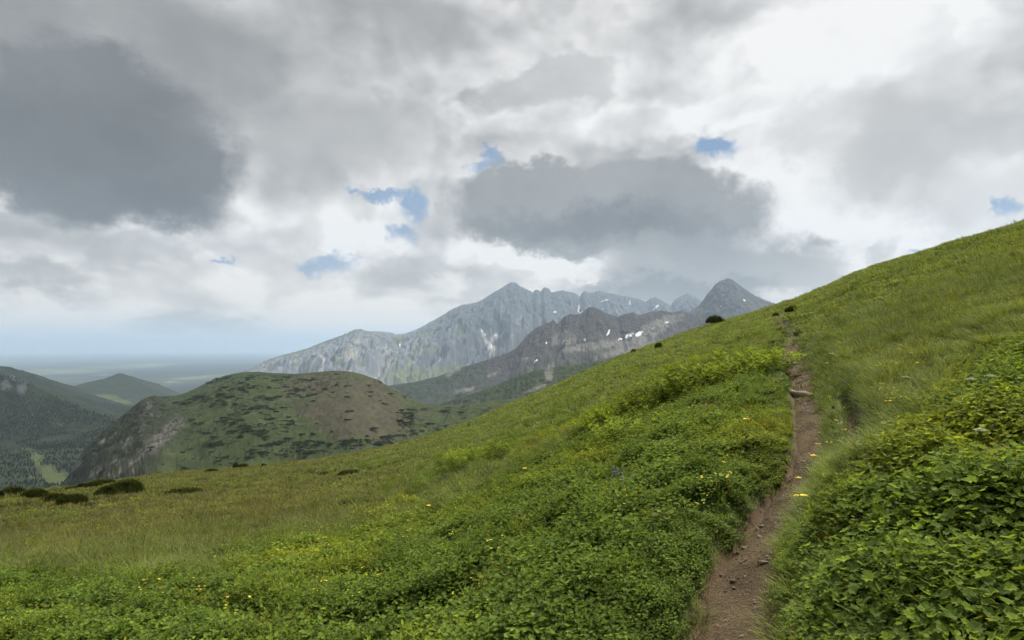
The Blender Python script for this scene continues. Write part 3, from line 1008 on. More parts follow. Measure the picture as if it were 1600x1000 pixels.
def leaf_shape(kind, rnd):
    """outline points (x along the leaf, y across) of half a unit leaf"""
    if kind == 'round':        # kidney shaped, scalloped
        pts = []
        k = 11
        for i in range(k):
            a = -2.75 + 5.5 * i / (k - 1)
            rr = 0.5 * (1 + (0.09 if i % 2 else -0.07) + rnd.uniform(-0.05, 0.05))
            pts.append((0.42 + rr * math.cos(a), rr * 1.08 * math.sin(a)))
        return pts
    if kind == 'lobed':
        pts = []
        k = 13
        for i in range(k):
            a = -2.5 + 5.0 * i / (k - 1)
            rr = 0.5 * (1.12 if i % 2 == 0 else 0.68) * (0.8 + 0.3 * math.cos(a * 0.5))
            pts.append((0.4 + rr * math.cos(a), rr * math.sin(a)))
        return pts
    if kind == 'lance':
        return [(0, -0.03), (0.25, -0.15), (0.55, -0.17), (0.82, -0.08), (1.0, 0), (0.82, 0.08), (0.55, 0.17), (0.25, 0.15), (0, 0.03)]
    return [(0, -0.05), (0.2, -0.27), (0.5, -0.32), (0.8, -0.17), (1.0, 0), (0.8, 0.17), (0.5, 0.32), (0.2, 0.27), (0, 0.05)]      # oval


def leaf_geo(rnd, kind, size, cup=0.18, fold=0.25, wave=0.05):
    """a leaf fan in its own frame: x forward, z up"""
    pts = leaf_shape(kind, rnd)
    c = vec(0.42, 0, -cup * 0.35)
    vs_ = [c]
    for x, y in pts:
        d2 = (x - 0.42) ** 2 + y * y
        vs_.append(vec(x, y, cup * d2 + fold * abs(y) * 0.5 - 0.25 * max(x - 0.5, 0) ** 2 + rnd.uniform(-wave, wave)))
    n = len(pts)
    fs = [[0, i, i + 1] for i in range(1, n)]
    fs.append([0, n, 1])
    return [v * size for v in vs_], fs


def frame(d, up):
    x = nrm(d); y = nrm(np.cross(up, x)); z = np.cross(x, y)
    return np.stack([x, y, z], 1)


def place_leaf(mb, rnd, pos, d, up, kind, size, val, **kw):
    vs_, fs = leaf_geo(rnd, kind, size, **kw)
    Fm = frame(d, up)
    mb.add([Fm @ v + pos for v in vs_], fs, val)


def add_stalk(mb, a, b, w, val=0.2):
    d = nrm(b - a)
    s1 = nrm(np.cross(d, vec(0.3, 0.9, 0.2))) * w
    s2 = nrm(np.cross(d, s1)) * w
    k = [a + s1, a - s1 * 0.5 + s2 * 0.87, a - s1 * 0.5 - s2 * 0.87]
    mb.add(k + [b], [[0, 1, 3], [1, 2, 3], [2, 0, 3]], val)


def herb_clump(name, seed, kind, n, r, hgt, size, mat, tilt=0.55, stalks=True):
    rnd = random.Random(seed); mb = MB()
    for _ in range(n):
        a = rnd.uniform(0, 6.283); q = r * math.sqrt(rnd.random())
        h = hgt * (1 - 0.55 * (q / r) ** 2) * rnd.uniform(0.45, 1.1)
        p = vec(q * math.cos(a), q * math.sin(a), h)
        da = a + rnd.uniform(-1.3, 1.3)
        d = vec(math.cos(da), math.sin(da), rnd.uniform(-0.45, 0.35))
        up = nrm(vec(rnd.uniform(-tilt, tilt), rnd.uniform(-tilt, tilt), 1))
        s = size * rnd.uniform(0.6, 1.25)
        if stalks:
            add_stalk(mb, vec(p[0] * 0.5, p[1] * 0.5, -0.02), p, 0.003)
        place_leaf(mb, rnd, p, d, up, kind, s, rnd.random() * (0.45 + 0.55 * h / hgt))
    return mb.mesh(name, mat)


def sprig_clump(name, seed, n, r, hgt, size, mat, kind='lance', per=9):
    """upright leafy shoots"""
    rnd = random.Random(seed); mb = MB()
    for _ in range(n):
        a = rnd.uniform(0, 6.283); q = r * math.sqrt(rnd.random())
        h = hgt * rnd.uniform(0.6, 1.1) * (1 - 0.35 * (q / r) ** 2)
        b = vec(q * math.cos(a), q * math.sin(a), -0.02)
        tip = b + vec(math.cos(a) * 0.18 * h + rnd.uniform(-.05, .05), math.sin(a) * 0.18 * h + rnd.uniform(-.05, .05), h)
        add_stalk(mb, b, tip, 0.003)
        for i in range(per):
            t = 0.25 + 0.75 * (i + rnd.random()) / per
            p = b + (tip - b) * min(t, 1)
            la = i * 2.4 + rnd.uniform(-.4, .4)
            place_leaf(mb, rnd, p, vec(math.cos(la), math.sin(la), 0.55 * t + rnd.uniform(-.2, .3)), nrm(vec(rnd.uniform(-.2, .2), rnd.uniform(-.2, .2), 1)), kind, size * rnd.uniform(0.6, 1.15), rnd.random() * (0.3 + 0.7 * t))
    return mb.mesh(name, mat)


def daisy(name, mat_p, mat_c, rad=0.022, stem_h=0.28, seed=1, petals=12):
    """stem mesh, petal-ring mesh, heart mesh"""
    rnd = random.Random(seed)
    st = MB()
    a, b = vec(0, 0, -0.02), vec(0.02, 0.01, stem_h)
    add_stalk(st, a, b, 0.003)
    place_leaf(st, rnd, vec(0, 0, stem_h * 0.35), vec(0.6, 0.5, 0.5), vec(0, 0, 1), 'lance', 0.07, 0.4)
    place_leaf(st, rnd, vec(0, 0, stem_h * 0.55), vec(-0.6, 0.3, 0.5), vec(0, 0, 1), 'lance', 0.06, 0.4)
    pe = MB()
    for i in range(petals):
        an = 6.283 * i / petals
        d = vec(math.cos(an), math.sin(an), rnd.uniform(0.05, 0.4))
        place_leaf(pe, rnd, b + vec(0, 0, 0.002), d, vec(0, 0, 1), 'oval', rad * rnd.uniform(0.9, 1.15), 0.5)
    he = MB()
    ring = [b + vec(math.cos(6.283 * i / 7) * rad * 0.33, math.sin(6.283 * i / 7) * rad * 0.33, 0.003) for i in range(7)]
    he.add(ring + [b + vec(0, 0, 0.010)], [[i, (i + 1) % 7, 7] for i in range(7)], 0.5)
    return st.mesh(name + '_stem', M['stem']), pe.mesh(name + '_petals', mat_p), he.mesh(name + '_heart', mat_c)


def speck(name, mat, seed, n=5, h=0.30, size=0.013, spread=0.12):
    """a few small blossoms on thin stems"""
    rnd = random.Random(seed); mb = MB(); 
    for _ in range(n):
        p = vec(rnd.uniform(-spread, spread), rnd.uniform(-spread, spread), h * rnd.uniform(0.7, 1.1))
        for i in range(5):
            an = 6.283 * i / 5 + rnd.random()
            place_leaf(mb, rnd, p, vec(math.cos(an), math.sin(an), 0.4), vec(0, 0, 1), 'oval', size * rnd.uniform(0.8, 1.2), 0.5)
    return mb.mesh(name, mat)


def proto_collection(name, meshes):
    c = bpy.data.collections.new(name)
    for i, me in enumerate(meshes):
        o = bpy.data.objects.new('%s_%02d' % (name, i), me)
        c.objects.link(o)
    return c


def scatter(name, label, P, idx, rot, scl, tint, coll):
    """one uncountable mass: prototypes instanced on points"""
    ob = mesh_from(name, P, np.zeros((0, 3), np.int32), None, attrs={
        'proto': ('INT', idx), 'turn': ('FLOAT_VECTOR', rot), 'size': ('FLOAT_VECTOR', scl), 'tint': ('FLOAT_VECTOR', tint)})
    g = bpy.data.node_groups.new(name + '_nodes', 'GeometryNodeTree')
    g.interface.new_socket('Geometry', in_out='INPUT', socket_type='NodeSocketGeometry')
    g.interface.new_socket('Geometry', in_out='OUTPUT', socket_type='NodeSocketGeometry')
    n, l = g.nodes, g.links
    gi, go = n.new('NodeGroupInput'), n.new('NodeGroupOutput')
    ci = n.new('GeometryNodeCollectionInfo')
    ci.inputs['Collection'].default_value = coll
    ci.inputs['Separate Children'].default_value = True
    ci.inputs['Reset Children'].default_value = True
    ip = n.new('GeometryNodeInstanceOnPoints')
    ip.inputs['Pick Instance'].default_value = True

    def attr(nm, t):
        a = n.new('GeometryNodeInputNamedAttribute', )
        a.data_type = t
        a.inputs['Name'].default_value = nm
        return a.outputs['Attribute']
    l.new(gi.outputs[0], ip.inputs['Points'])
    l.new(ci.outputs[0], ip.inputs['Instance'])
    l.new(attr('proto', 'INT'), ip.inputs['Instance Index'])
    l.new(attr('turn', 'FLOAT_VECTOR'), ip.inputs['Rotation'])
    l.new(attr('size', 'FLOAT_VECTOR'), ip.inputs['Scale'])
    l.new(ip.outputs[0], go.inputs[0])
    md = ob.modifiers.new('scatter', 'NODES')
    md.node_group = g
    ob['kind'] = 'stuff'
    ob['label'] = label
    return ob


# ------------------------------------------------------------------ meadow grass, herbs and small flowers
HERB_LINE = [(300, 900), (420, 850), (560, 790), (660, 742), (750, 702), (850, 662), (950, 622), (1050, 580), (1130, 552), (1200, 528), (1232, 512)]
RIGHT_LINE = [(1225, 880), (1300, 800), (1370, 730), (1430, 660), (1500, 600), (1600, 540), (1800, 470), (2050, 400)]
_hl = np.array(HERB_LINE, float); _rl = np.array(RIGHT_LINE, float)
_px_path = 800 + F * path_c[:, 0] / np.maximum(path_c[:, 1], 0.3)
_py_path = HZ - F * (hill0(path_c[:, 0], path_c[:, 1])) / np.maximum(path_c[:, 1], 0.3)


def right_of_path(X, Y):
    """signed side of the path on the ground"""
    xs = np.interp(Y, path_c[:, 1], path_c[:, 0])
    return X - xs


def herb_weight(X, Y, Z):
    """how far broad leaves replace grass (0..1)"""
    px, py = project(X, Y, Z)
    n = fbm(X / 2.6, Y / 2.6, 3, 301); n2 = fbm(X / 0.9, Y / 0.9, 2, 311)
    lim_l = np.interp(px, _hl[:, 0], _hl[:, 1])
    lim_r = np.interp(px, _rl[:, 0], _rl[:, 1])
    side = right_of_path(X, Y)
    left = sstep((py - lim_l) / 60 + n * 1.0, -0.2, 0.5) * (side < 0)
    # a tongue of tall brown grass inside the herbs
    tongue = blobs(px, py, [(700, 770, 150, 26, -22), (860, 700, 90, 16, -24), (560, 815, 90, 20, -15)], n * 0.5)
    left = left * (1 - 0.85 * tongue)
    right = sstep((py - lim_r) / 70 + n * 1.0, -0.2, 0.7) * (side >= 0)
    patch = 0.45 * sstep(n + 0.4 * n2, 0.30, 0.55) * sstep(py, 400, 520) * (side >= 0)
    patch2 = 0.5 * sstep(n + 0.4 * n2, 0.28, 0.55) * (side < 0)
    return np.clip(np.maximum(np.maximum(left, right), np.maximum(patch, patch2)), 0, 1), n, n2


def sample_ground(N, y0, y1, t0=-1.02, t1=1.02, seed=1, power=1.0):
    g = np.random.default_rng(seed)
    t = g.uniform(t0, t1, N)
    Y = np.exp(g.uniform(math.log(y0), math.log(y1), N))
    X = t * Y
    k = Y < rdep(800 + F * t) + 8
    X, Y = X[k], Y[k]
    pd, rd = path_d(X, Y), rut_d(X, Y)
    return X, Y, pd, rd, g


def slope_rot(X, Y, g, amount=0.5):
    """stand along a blend of the slope normal and the vertical"""
    e = 0.4
    gx = (hill0(X + e, Y) - hill0(X - e, Y)) / (2 * e)
    gy = (hill0(X, Y + e) - hill0(X, Y - e)) / (2 * e)
    z = g.uniform(0, 2 * np.pi, len(X))
    # small tilts, applied before the turn about z
    ax = gx * amount; ay = gy * amount
    rx = np.arctan(ay * np.cos(z) - ax * np.sin(z)); ry = -np.arctan(ax * np.cos(z) + ay * np.sin(z))
    return np.stack([rx, ry, z], -1)


def meadow_tint(X, Y, n, n2, px):
    f = fbm(X / 16, Y / 16, 3, 321); f2 = fbm(X / 5, Y / 5, 2, 331)
    c = np.stack([1 + 0.24 * f + 0.38 * n2, 1 + 0.18 * f + 0.36 * n2, 1 + 0.10 * f], -1)
    br = sstep(f2 + 0.5 * n, 0.25, 0.8)[:, None] * 0.45
    c = c * (1 - br) + np.array([1.0, 0.84, 1.25]) * br
    dry = (1 - sstep(px + n * 120, 380, 900))[:, None] * sstep(Y, 8, 16)[:, None]      # drier grass on the lower meadow
    c = c * (1 - dry + dry * np.array([0.84, 0.70, 0.80]))
    return np.clip(c, 0.25, 2.2)


def build_grass():
    protos = [grass_tuft('tuft_a', 1), grass_tuft('tuft_b', 2, 40, 0.16, (0.08, 0.22)), grass_tuft('tuft_c', 3, 30, 0.13, (0.16, 0.36), 0.003),
              grass_tuft('tuft_long', 4, 46, 0.10, (0.24, 0.42), 0.0035, (0.6, 1.2)), grass_tuft('tuft_straw', 5, 16, 0.14, (0.30, 0.55), 0.0022, (0.1, 0.5)),
              grass_tuft('tuft_far', 6, 30, 0.32, (0.12, 0.30), 0.012, (0.2, 0.9)), grass_tuft('tuft_far_b', 7, 30, 0.34, (0.08, 0.22), 0.016, (0.3, 1.0))]
    coll = proto_collection('grass_proto', protos)
    X, Y, pd, rd, g = sample_ground(170000, 1.6, 215, seed=11)
    Z = ground(X, Y, pd, rd)
    hw, n, n2 = herb_weight(X, Y, Z)
    px, py = project(X, Y, Z)
    pm, rm = metres_off(X, Y)
    keep = (pm > -0.02 + 0.08 * n2 + 0.14 * sstep(Y, 14, 26)) & (rm > 0.06 + 0.04 * n2) & (g.random(len(X)) < (1 - np.where(right_of_path(X, Y) > 0, 0.72, 0.90) * hw) * np.where(Y < 6, 0.55, 1.0))
    X, Y, Z, n, n2, px, py, pd, hw, rd, pm = [a[keep] for a in (X, Y, Z, n, n2, px, py, pd, hw, rd, pm)]
    N = len(X)
    far = sstep(Y, 12, 26)
    idx = g.integers(0, 3, N)
    idx = np.where(g.random(N) < far, 5 + g.integers(0, 2, N), idx)
    side = right_of_path(X, Y)
    bank = (blobs(px, py, [(1265, 790, 55, 60), (1310, 660, 20, 35)]) > g.random(N)) & (side > 0)
    idx = np.where(bank & (pm > 0.22) & (g.random(N) < 0.22), 3, idx)
    straw = (g.random(N) < 0.08 + 0.10 * (side < 0)) & (Y > 5) & (Y < 30) & ~bank
    idx = np.where(straw, 4, idx)
    s = g.uniform(0.75, 1.25, N) * (1 + 1.3 * sstep(Y, 40, 150))
    s *= 0.6 + 0.4 * sstep(pm, 0.1, 0.7)
    tus = (g.random(N) < 0.11) & (Y > 9)
    s = np.where(tus, s * 1.7, s)
    low = 1 - 0.38 * (1 - sstep(Y, 14, 30))
    scl = np.stack([s, s, s * low * (1 - 0.30 * far) * np.where(tus, 1.15, 1.0)], -1)
    tint = meadow_tint(X, Y, n, n2, px) * g.uniform(0.75, 1.25, (N, 1)) * np.where(tus, 0.72, 1.0)[:, None]
    tint = np.where(straw[:, None], tint * np.array([1.1, 0.95, 1.4]), tint)
    tint *= np.where(side > 0, 1.0, 1.0)[:, None]
    scatter('grass', 'meadow grass covering the whole green slope', np.stack([X, Y, Z], -1), idx, slope_rot(X, Y, g), scl, tint, coll)


def build_herbs():
    protos = [herb_clump('herb_a', 21, 'lobed', 80, 0.17, 0.14, 0.031, M['herb']), herb_clump('herb_b', 22, 'round', 80, 0.17, 0.13, 0.028, M['herb']),
              herb_clump('herb_c', 23, 'oval', 90, 0.16, 0.16, 0.028, M['herb']), sprig_clump('herb_d', 24, 16, 0.13, 0.20, 0.036, M['herb'], 'lance', 12), sprig_clump('herb_e', 25, 16, 0.13, 0.17, 0.028, M['herb'], 'oval', 12),
              herb_clump('herb_f', 26, 'round', 84, 0.19, 0.13, 0.029, M['herb']), herb_clump('herb_g', 27, 'lobed', 60, 0.18, 0.15, 0.038, M['herb'])]
    coll = proto_collection('herb_proto', protos)
    X, Y, pd, rd, g = sample_ground(66000, 1.7, 75, seed=21)
    Z = ground(X, Y, pd, rd)
    hw, n, n2 = herb_weight(X, Y, Z)
    px, py = project(X, Y, Z)
    side = right_of_path(X, Y)
    s = g.uniform(0.7, 1.3, len(X)) * (1 + 0.5 * sstep(Y, 10, 30))
    pm, rm = metres_off(X, Y)
    keep = (pm > s * 0.05 + 0.06 * n2) & (rm > s * 0.10) & (g.random(len(X)) < hw * 0.95 + 0.03) & (g.random(len(X)) < np.where(Y < 5, 0.5, 1.0))
    X, Y, Z, n, n2, px, py, side, hw, pd, s, pm = [a[keep] for a in (X, Y, Z, n, n2, px, py, side, hw, pd, s, pm)]
    N = len(X)
    k1 = fbm(X / 1.3, Y / 1.3, 2, 341)
    idx = np.where(k1 > 0.12, g.integers(2, 5, N), g.integers(0, 2, N))
    idx = np.where(g.random(N) < 0.35, g.integers(0, 5, N), idx)
    bigz = sstep((py - np.interp(px, _rl[:, 0], _rl[:, 1])) / 120 + n * 0.5, 0.1, 0.7) * (side > 0.5)
    idx = np.where(g.random(N) < bigz * 0.28, 5 + g.integers(0, 2, N), idx)
    idx = np.where((side < 0) & (Y < 7) & (g.random(N) < 0.10), 5, idx)
    s *= np.where((side > 0) & (bigz < 0.3), 0.8, 1.0) * np.where(side < 0, 0.45 + 0.55 * sstep(pm, 0.05, 0.9), 0.6 + 0.4 * sstep(pm, 0.05, 0.6))
    f = fbm(X / 4.0, Y / 4.0, 3, 351)
    yel = sstep(f + 0.4 * k1, -0.1, 0.6)[:, None]
    tint = np.array([0.66, 0.76, 0.90]) * (1 - yel) + np.array([1.34, 1.20, 0.88]) * yel
    tint = tint * (1 + 0.25 * n2[:, None]) * g.uniform(0.75, 1.25, (N, 1))
    tint = np.where((side > 0)[:, None], tint * np.array([1.10, 1.06, 0.98]), tint)
    dead = (g.random(N) < 0.012)[:, None]
    tint = np.where(dead, np.array([1.15, 0.80, 0.8]), tint)
    Zp = Z
    scatter('ground_cover', 'carpet of small broad leaved herbs beside the footpath', np.stack([X, Y, Zp], -1), idx, slope_rot(X, Y, g, 0.6), np.stack([s, s, s * g.uniform(0.6, 1.5, N)], -1), tint, coll)


def build_specks():
    protos = [speck('speck_yellow', M['yellow'], 31), speck('speck_white', M['white_petal'], 32, 6, 0.28, 0.010), speck('speck_purple', M['purple'], 33, 5, 0.26, 0.012), speck('speck_yellow_small', M['yellow'], 34, 3, 0.24, 0.009)]
    coll = proto_collection('speck_proto', protos)
    X, Y, pd, rd, g = sample_ground(9000, 4.5, 60, seed=31)
    Z = ground(X, Y, pd, rd)
    n = fbm(X / 3.5, Y / 3.5, 2, 361); n2 = fbm(X / 3.0 + 50, Y / 3.0, 2, 371)
    px, py = project(X, Y, Z)
    zone = blobs(px, py, [(800, 720, 330, 60, -24), (600, 810, 260, 40, -12), (1500, 480, 200, 90, -18), (1310, 650, 40, 70), (1300, 590, 30, 25), (1270, 770, 30, 60), (1430, 600, 120, 60, -25)], n * 0.4)
    keep = (pd > 1.5) & (rd > 1.4) & (g.random(len(X)) < 0.035 + 0.24 * zone * sstep(n, -0.1, 0.4))
    X, Y, Z, n, n2 = [a[keep] for a in (X, Y, Z, n, n2)]
    N = len(X)
    idx = np.where(n2 > 0.35, 2, np.where(n2 < -0.4, 1, np.where(g.random(N) < 0.5, 0, 3)))
    s = g.uniform(0.7, 1.2, N)
    scatter('meadow_flowers', 'tiny yellow, white and violet blossoms strewn through the grass', np.stack([X, Y, Z], -1), idx, slope_rot(X, Y, g), np.stack([s, s, s], -1), np.ones((N, 3)), coll)


build_grass()
build_herbs()
build_specks()


# ------------------------------------------------------------------ dwarf pines
def pine_meshes(seed, rx, ry, h, n):
    """foliage and branches of a sprawling dwarf pine: many upright shoots of needles on a low mound"""
    rnd = random.Random(seed)
    fo, br = MB(), MB()
    for i in range(n):
        a = rnd.uniform(0, 6.283); q = math.sqrt(rnd.random())
        x, y = rx * q * math.cos(a), ry * q * math.sin(a)
        z = h * (1 - q ** 2.2) ** 0.6 * rnd.uniform(0.35, 1.0) + 0.05
        p = vec(x, y, z)
        ax = nrm(vec(0.5 * x / rx + rnd.uniform(-.3, .3), 0.5 * y / ry + rnd.uniform(-.3, .3), 1.0))
        L = rnd.uniform(0.18, 0.48) * (0.6 + 0.5 * h)
        val = rnd.random() * (0.3 + 0.7 * z / (h + 0.05))
        if i % 7 == 0:
            add_stalk(br, vec(x * 0.3, y * 0.3, -0.1), p + ax * L * 0.6, 0.02, 0.3)
        for k in range(7):
            na = 6.283 * k / 7 + rnd.random()
            s1 = nrm(np.cross(ax, vec(math.cos(na), math.sin(na), 0.3)))
            tip = p + ax * L * rnd.uniform(0.7, 1.25) + s1 * L * rnd.uniform(0.2, 0.55)
            sd = nrm(np.cross(tip - p, vec(0.2, 0.3, 1))) * L * 0.10
            fo.add([p - sd, p + sd, tip], [[0, 1, 2]], val)
    return fo.mesh('pine_foliage', M['pine']), br.mesh('pine_branches', M['bark'])


PINE_KINDS = [pine_meshes(41, 1.0, 0.8, 0.75, 420), pine_meshes(42, 1.0, 0.6, 0.6, 380), pine_meshes(43, 1.0, 1.0, 0.95, 460)]


def shrub_thing(name, meshes, pos, s, rz, label, cat, group):
    root = empty(name, pos, rz)
    root.scale = s
    tag(root, label, cat, group)
    for nm, me in meshes:
        o = bpy.data.objects.new(nm, me)
        COL.objects.link(o)
        o.parent = root
    return root


# (pixel x, pixel y of the foot, width in pixels, height in pixels, kind, label)
NEAR_PINES = [
    (1117, 501, 27, 11, 1, 'dark dwarf pine on the skyline below the pyramid mountain'),
    (1029, 544, 12, 8, 2, 'small dark pine bush on the slope edge in front of the snow fields'),
    (990, 551, 8, 6, 2, 'tiny dark pine bush on the slope edge, lowest before the snow fields'),
    (1240, 494, 26, 9, 1, 'low brown-green bush where the footpath goes over the brow'),
    (1212, 497, 10, 7, 2, 'small bush at the side of the path just under the brow'),
    (1250, 526, 16, 8, 2, 'dark bush hanging over the upper bend of the footpath'),
    (546, 750, 36, 9, 1, 'long low dwarf pine on the open meadow, larger of the pair'),
    (506, 750, 17, 7, 1, 'short dwarf pine on the open meadow, smaller of the pair'),
    (286, 779, 56, 10, 1, 'flat brownish dwarf pine strip beside the pale stone'),
    (196, 776, 46, 19, 2, 'biggest round dwarf pine at the meadow edge'),
    (170, 780, 34, 15, 2, 'dwarf pine adjoining the biggest one on its downhill side'),
    (154, 783, 14, 11, 2, 'small dark pine tuft at the foot of the biggest dwarf pine'),
    (146, 768, 26, 9, 0, 'dwarf pine on the far bank above the dip'),
    (110, 770, 30, 9, 0, 'row of dwarf pine on the far bank, nearest the valley meadow'),
    (86, 773, 22, 9, 0, 'dwarf pine mound at the brink over the green clearing'),
    (160, 756, 40, 7, 1, 'flat dwarf pine along the brink under the scree'),
    (132, 759, 26, 6, 1, 'narrow dwarf pine mat along the brink under the pale scree fan'),
    (20, 783, 44, 14, 0, 'dark dwarf pine at the outermost end of the meadow bank'),
    (54, 784, 40, 14, 0, 'second dwarf pine along the meadow bank'),
    (84, 790, 40, 14, 1, 'third dwarf pine along the meadow bank'),
    (112, 795, 40, 14, 0, 'fourth dwarf pine along the meadow bank'),
    (138, 798, 26, 11, 1, 'last dwarf pine where the meadow bank runs out'),
    (182, 797, 10, 6, 2, 'lone little pine tuft in the dip of the meadow'),
    (368, 731, 9, 9, 2, 'small upright dark bush on the meadow rim in front of the rounded hill'),
    (380, 731, 16, 6, 1, 'low dark bush on the rim next to the upright one'),
    (412, 729, 8, 4, 1, 'speck of dark bush on the meadow rim, apart from the other two'),
    (330, 737, 20, 4, 1, 'thin dark juniper mat on the meadow rim'),
    (733, 667, 7, 4, 2, 'lone tiny bush on the open slope under the saddle'),
]


def build_near_pines():
    for i, (px, py, w, h, k, lab) in enumerate(NEAR_PINES):
        lim = float(ysky(px))
        p = unproject(px, max(py, lim + 1.5))[0]
        z = float(hill_z(np.array([p[0]]), np.array([p[1]]))[0])
        m = p[1] / F
        sw = w * m * 0.5
        sh = h * m / (0.75, 0.6, 0.95)[k] * 0.85
        f, b = PINE_KINDS[k]
        shrub_thing('dwarf_pine', [('foliage', f), ('branches', b)], (p[0], p[1], z - 0.05), (sw, sw * 0.75, sh), 0.25 * math.sin(i * 7.3), lab, 'shrub', 'dwarf pines on the meadow')


build_near_pines()


# dwarf pine thickets on the rounded hill: single mounds of twiggy growth
def thicket_mesh(seed, n=120):
    rnd = random.Random(seed); mb = MB()
    lobes = [(rnd.uniform(-.5, .5), rnd.uniform(-.4, .4), rnd.uniform(.35, .6)) for _ in range(5)]
    for _ in range(n):
        lx, ly, lr = rnd.choice(lobes)
        a = rnd.uniform(0, 6.283); q = math.sqrt(rnd.random())
        x, y = lx + lr * q * math.cos(a), ly + lr * q * math.sin(a)
        z = 0.24 * math.sqrt(max(1 - q * q, 0.02)) * rnd.uniform(.4, 1.1)
        r = rnd.uniform(0.05, 0.10)
        tip = vec(x + rnd.uniform(-.04, .04), y + rnd.uniform(-.04, .04), z + r * 1.1)
        ring = [vec(x + r * math.cos(6.283 * i / 4 + a), y + r * math.sin(6.283 * i / 4 + a), z - r * rnd.uniform(.4, 1.2)) for i in range(4)]
        mb.add(ring + [tip], [[0, 1, 4], [1, 2, 4], [2, 3, 4], [3, 0, 4]], rnd.random())
    return mb.mesh('pine_thicket', M['thicket'])


def build_hill_pines():
    X, Y, Z, PX, PY, V = HILLG
    meshes = [thicket_mesh(50 + i) for i in range(4)]
    rnd = random.Random(99)
    ok = (V > 0.0) & (PY < ysky(PX) + 8) & (PX > 130) & (PX < 800)
    n = fbm(X / 70, Y / 70, 3, 401) + 0.5 * fbm(X / 22, Y / 22, 2, 411)
    # where the photograph shows them thick
    dens = 0.10 + 0.9 * blobs(PX, PY, [(330, 640, 90, 40, -20), (400, 600, 110, 18), (460, 610, 90, 25), (470, 695, 60, 22), (560, 690, 60, 18), (640, 650, 25, 20, 30), (650, 668, 60, 14), (380, 660, 120, 40), (690, 642, 20, 8), (350, 700, 90, 25), (590, 690, 80, 15), (270, 722, 70, 16), (185, 690, 50, 40, -40)], n * 0.5)
    dens = dens * sstep(n, -0.3, 0.35) * (1 - 0.75 * blobs(PX, PY, [(545, 640, 75, 45, 15)]))
    du = np.abs(np.gradient(X, axis=0)) * np.abs(np.gradient(Y, axis=1))
    wgt = np.where(ok, dens * du, 0).ravel()
    g = np.random.default_rng(77)
    pick = g.choice(len(wgt), 3600, replace=True, p=wgt / wgt.sum())
    x, y, z = X.ravel()[pick], Y.ravel()[pick], Z.ravel()[pick]
    size = np.exp(g.normal(1.0, 0.55, len(pick)))
    # the big dark thickets, measured one by one
    fixed = [(640, 645, 20, 8), (632, 662, 18, 6), (660, 640, 12, 6), (578, 612, 6, 4), (600, 632, 10, 3), (545, 643, 9, 3), (543, 655, 9, 3), (690, 643, 13, 5), (548, 690, 22, 5), (500, 690, 18, 6), (465, 690, 20, 6),
             (620, 680, 9, 3), (590, 695, 12, 4), (660, 673, 5, 3), (410, 705, 16, 5), (350, 718, 14, 4), (330, 690, 12, 8), (575, 602, 6, 3), (520, 676, 6, 2), (455, 657, 7, 3), (425, 640, 9, 4), (640, 690, 12, 3)]
    order = np.argsort(-size)
    label = 'dark dwarf pine thicket scattered over the rounded hill'
    items = []
    for px, py, rx, ry in fixed:
        d = (PX - px) ** 2 + (PY - py) ** 2 + np.where(ok, 0, 1e9)
        j = d.argmin()
        yy = Y.ravel()[j]
        items.append((X.ravel()[j], yy, Z.ravel()[j], rx * yy / F, max(ry * yy / F * 2.4, rx * yy / F * 0.5)))
    for j in order[:300 - len(items)]:
        items.append((x[j], y[j], z[j], size[j] * rnd.uniform(0.9, 1.3), size[j] * rnd.uniform(0.8, 1.2)))
    for i, (a, b, c, sx, sy) in enumerate(items):
        o = bpy.data.objects.new('pine_shrub', meshes[i % 4])
        COL.objects.link(o)
        o.location = (a, b, c - 0.2)
        o.scale = (sx, sy, 2.6 + 0.6 * min(sx, 12))
        o.rotation_euler = (0, 0, rnd.uniform(-0.5, 0.5))
        ix, iy = 800 + F * a / b, HZ - F * c / b
        where = 'along the crest of' if iy < 605 else ('beside the saddle of' if ix > 640 else ('on the lower slope of' if iy > 665 else ('on the bare brown dome of' if ix > 490 else 'on the green flank of')))
        tag(o, 'dark dwarf pine thicket %s the rounded hill' % where, 'shrub', 'dwarf pine thickets on the rounded hill')
    rest = order[300 - len(fixed):]
    # the rest of the growth, too fine to pick apart
    coll = proto_collection('thicket_proto', [wood_copy(m) for m in meshes])
    k = len(rest)
    s = size[rest] * 0.8
    scatter('pine_scrub', 'fine dark scrub between the dwarf pine thickets', np.stack([x[rest], y[rest], z[rest] - 0.2], -1), g.integers(0, 4, k), np.stack([np.zeros(k), np.zeros(k), g.uniform(0, 6.28, k)], -1),
            np.stack([s, s, 1.2 + 0.35 * s], -1), g.uniform(0.8, 1.5, (k, 1)) * np.array([[1.15, 1.2, 1.1]]), coll)


def wood_copy(me):
    c = me.copy()
    c.materials.clear()
    c.materials.append(M['wood_tree'])
    return c


build_hill_pines()


# ------------------------------------------------------------------ far conifer woods in the valley
def spruce_mesh(seed):
    rnd = random.Random(seed); mb = MB()
    for i in range(4):
        z0, z1 = i * 0.22, i * 0.22 + 0.42
        r = 0.17 * (1 - i * 0.21)
        k = 7
        ring = [vec(r * rnd.uniform(.7, 1.2) * math.cos(6.283 * j / k), r * rnd.uniform(.7, 1.2) * math.sin(6.283 * j / k), z0 + rnd.uniform(-.04, .04)) for j in range(k)]
        mb.add(ring + [vec(0, 0, z1)], [[j, (j + 1) % k, k] for j in range(k)], rnd.random())
    return mb.mesh('spruce', M['wood_tree'])


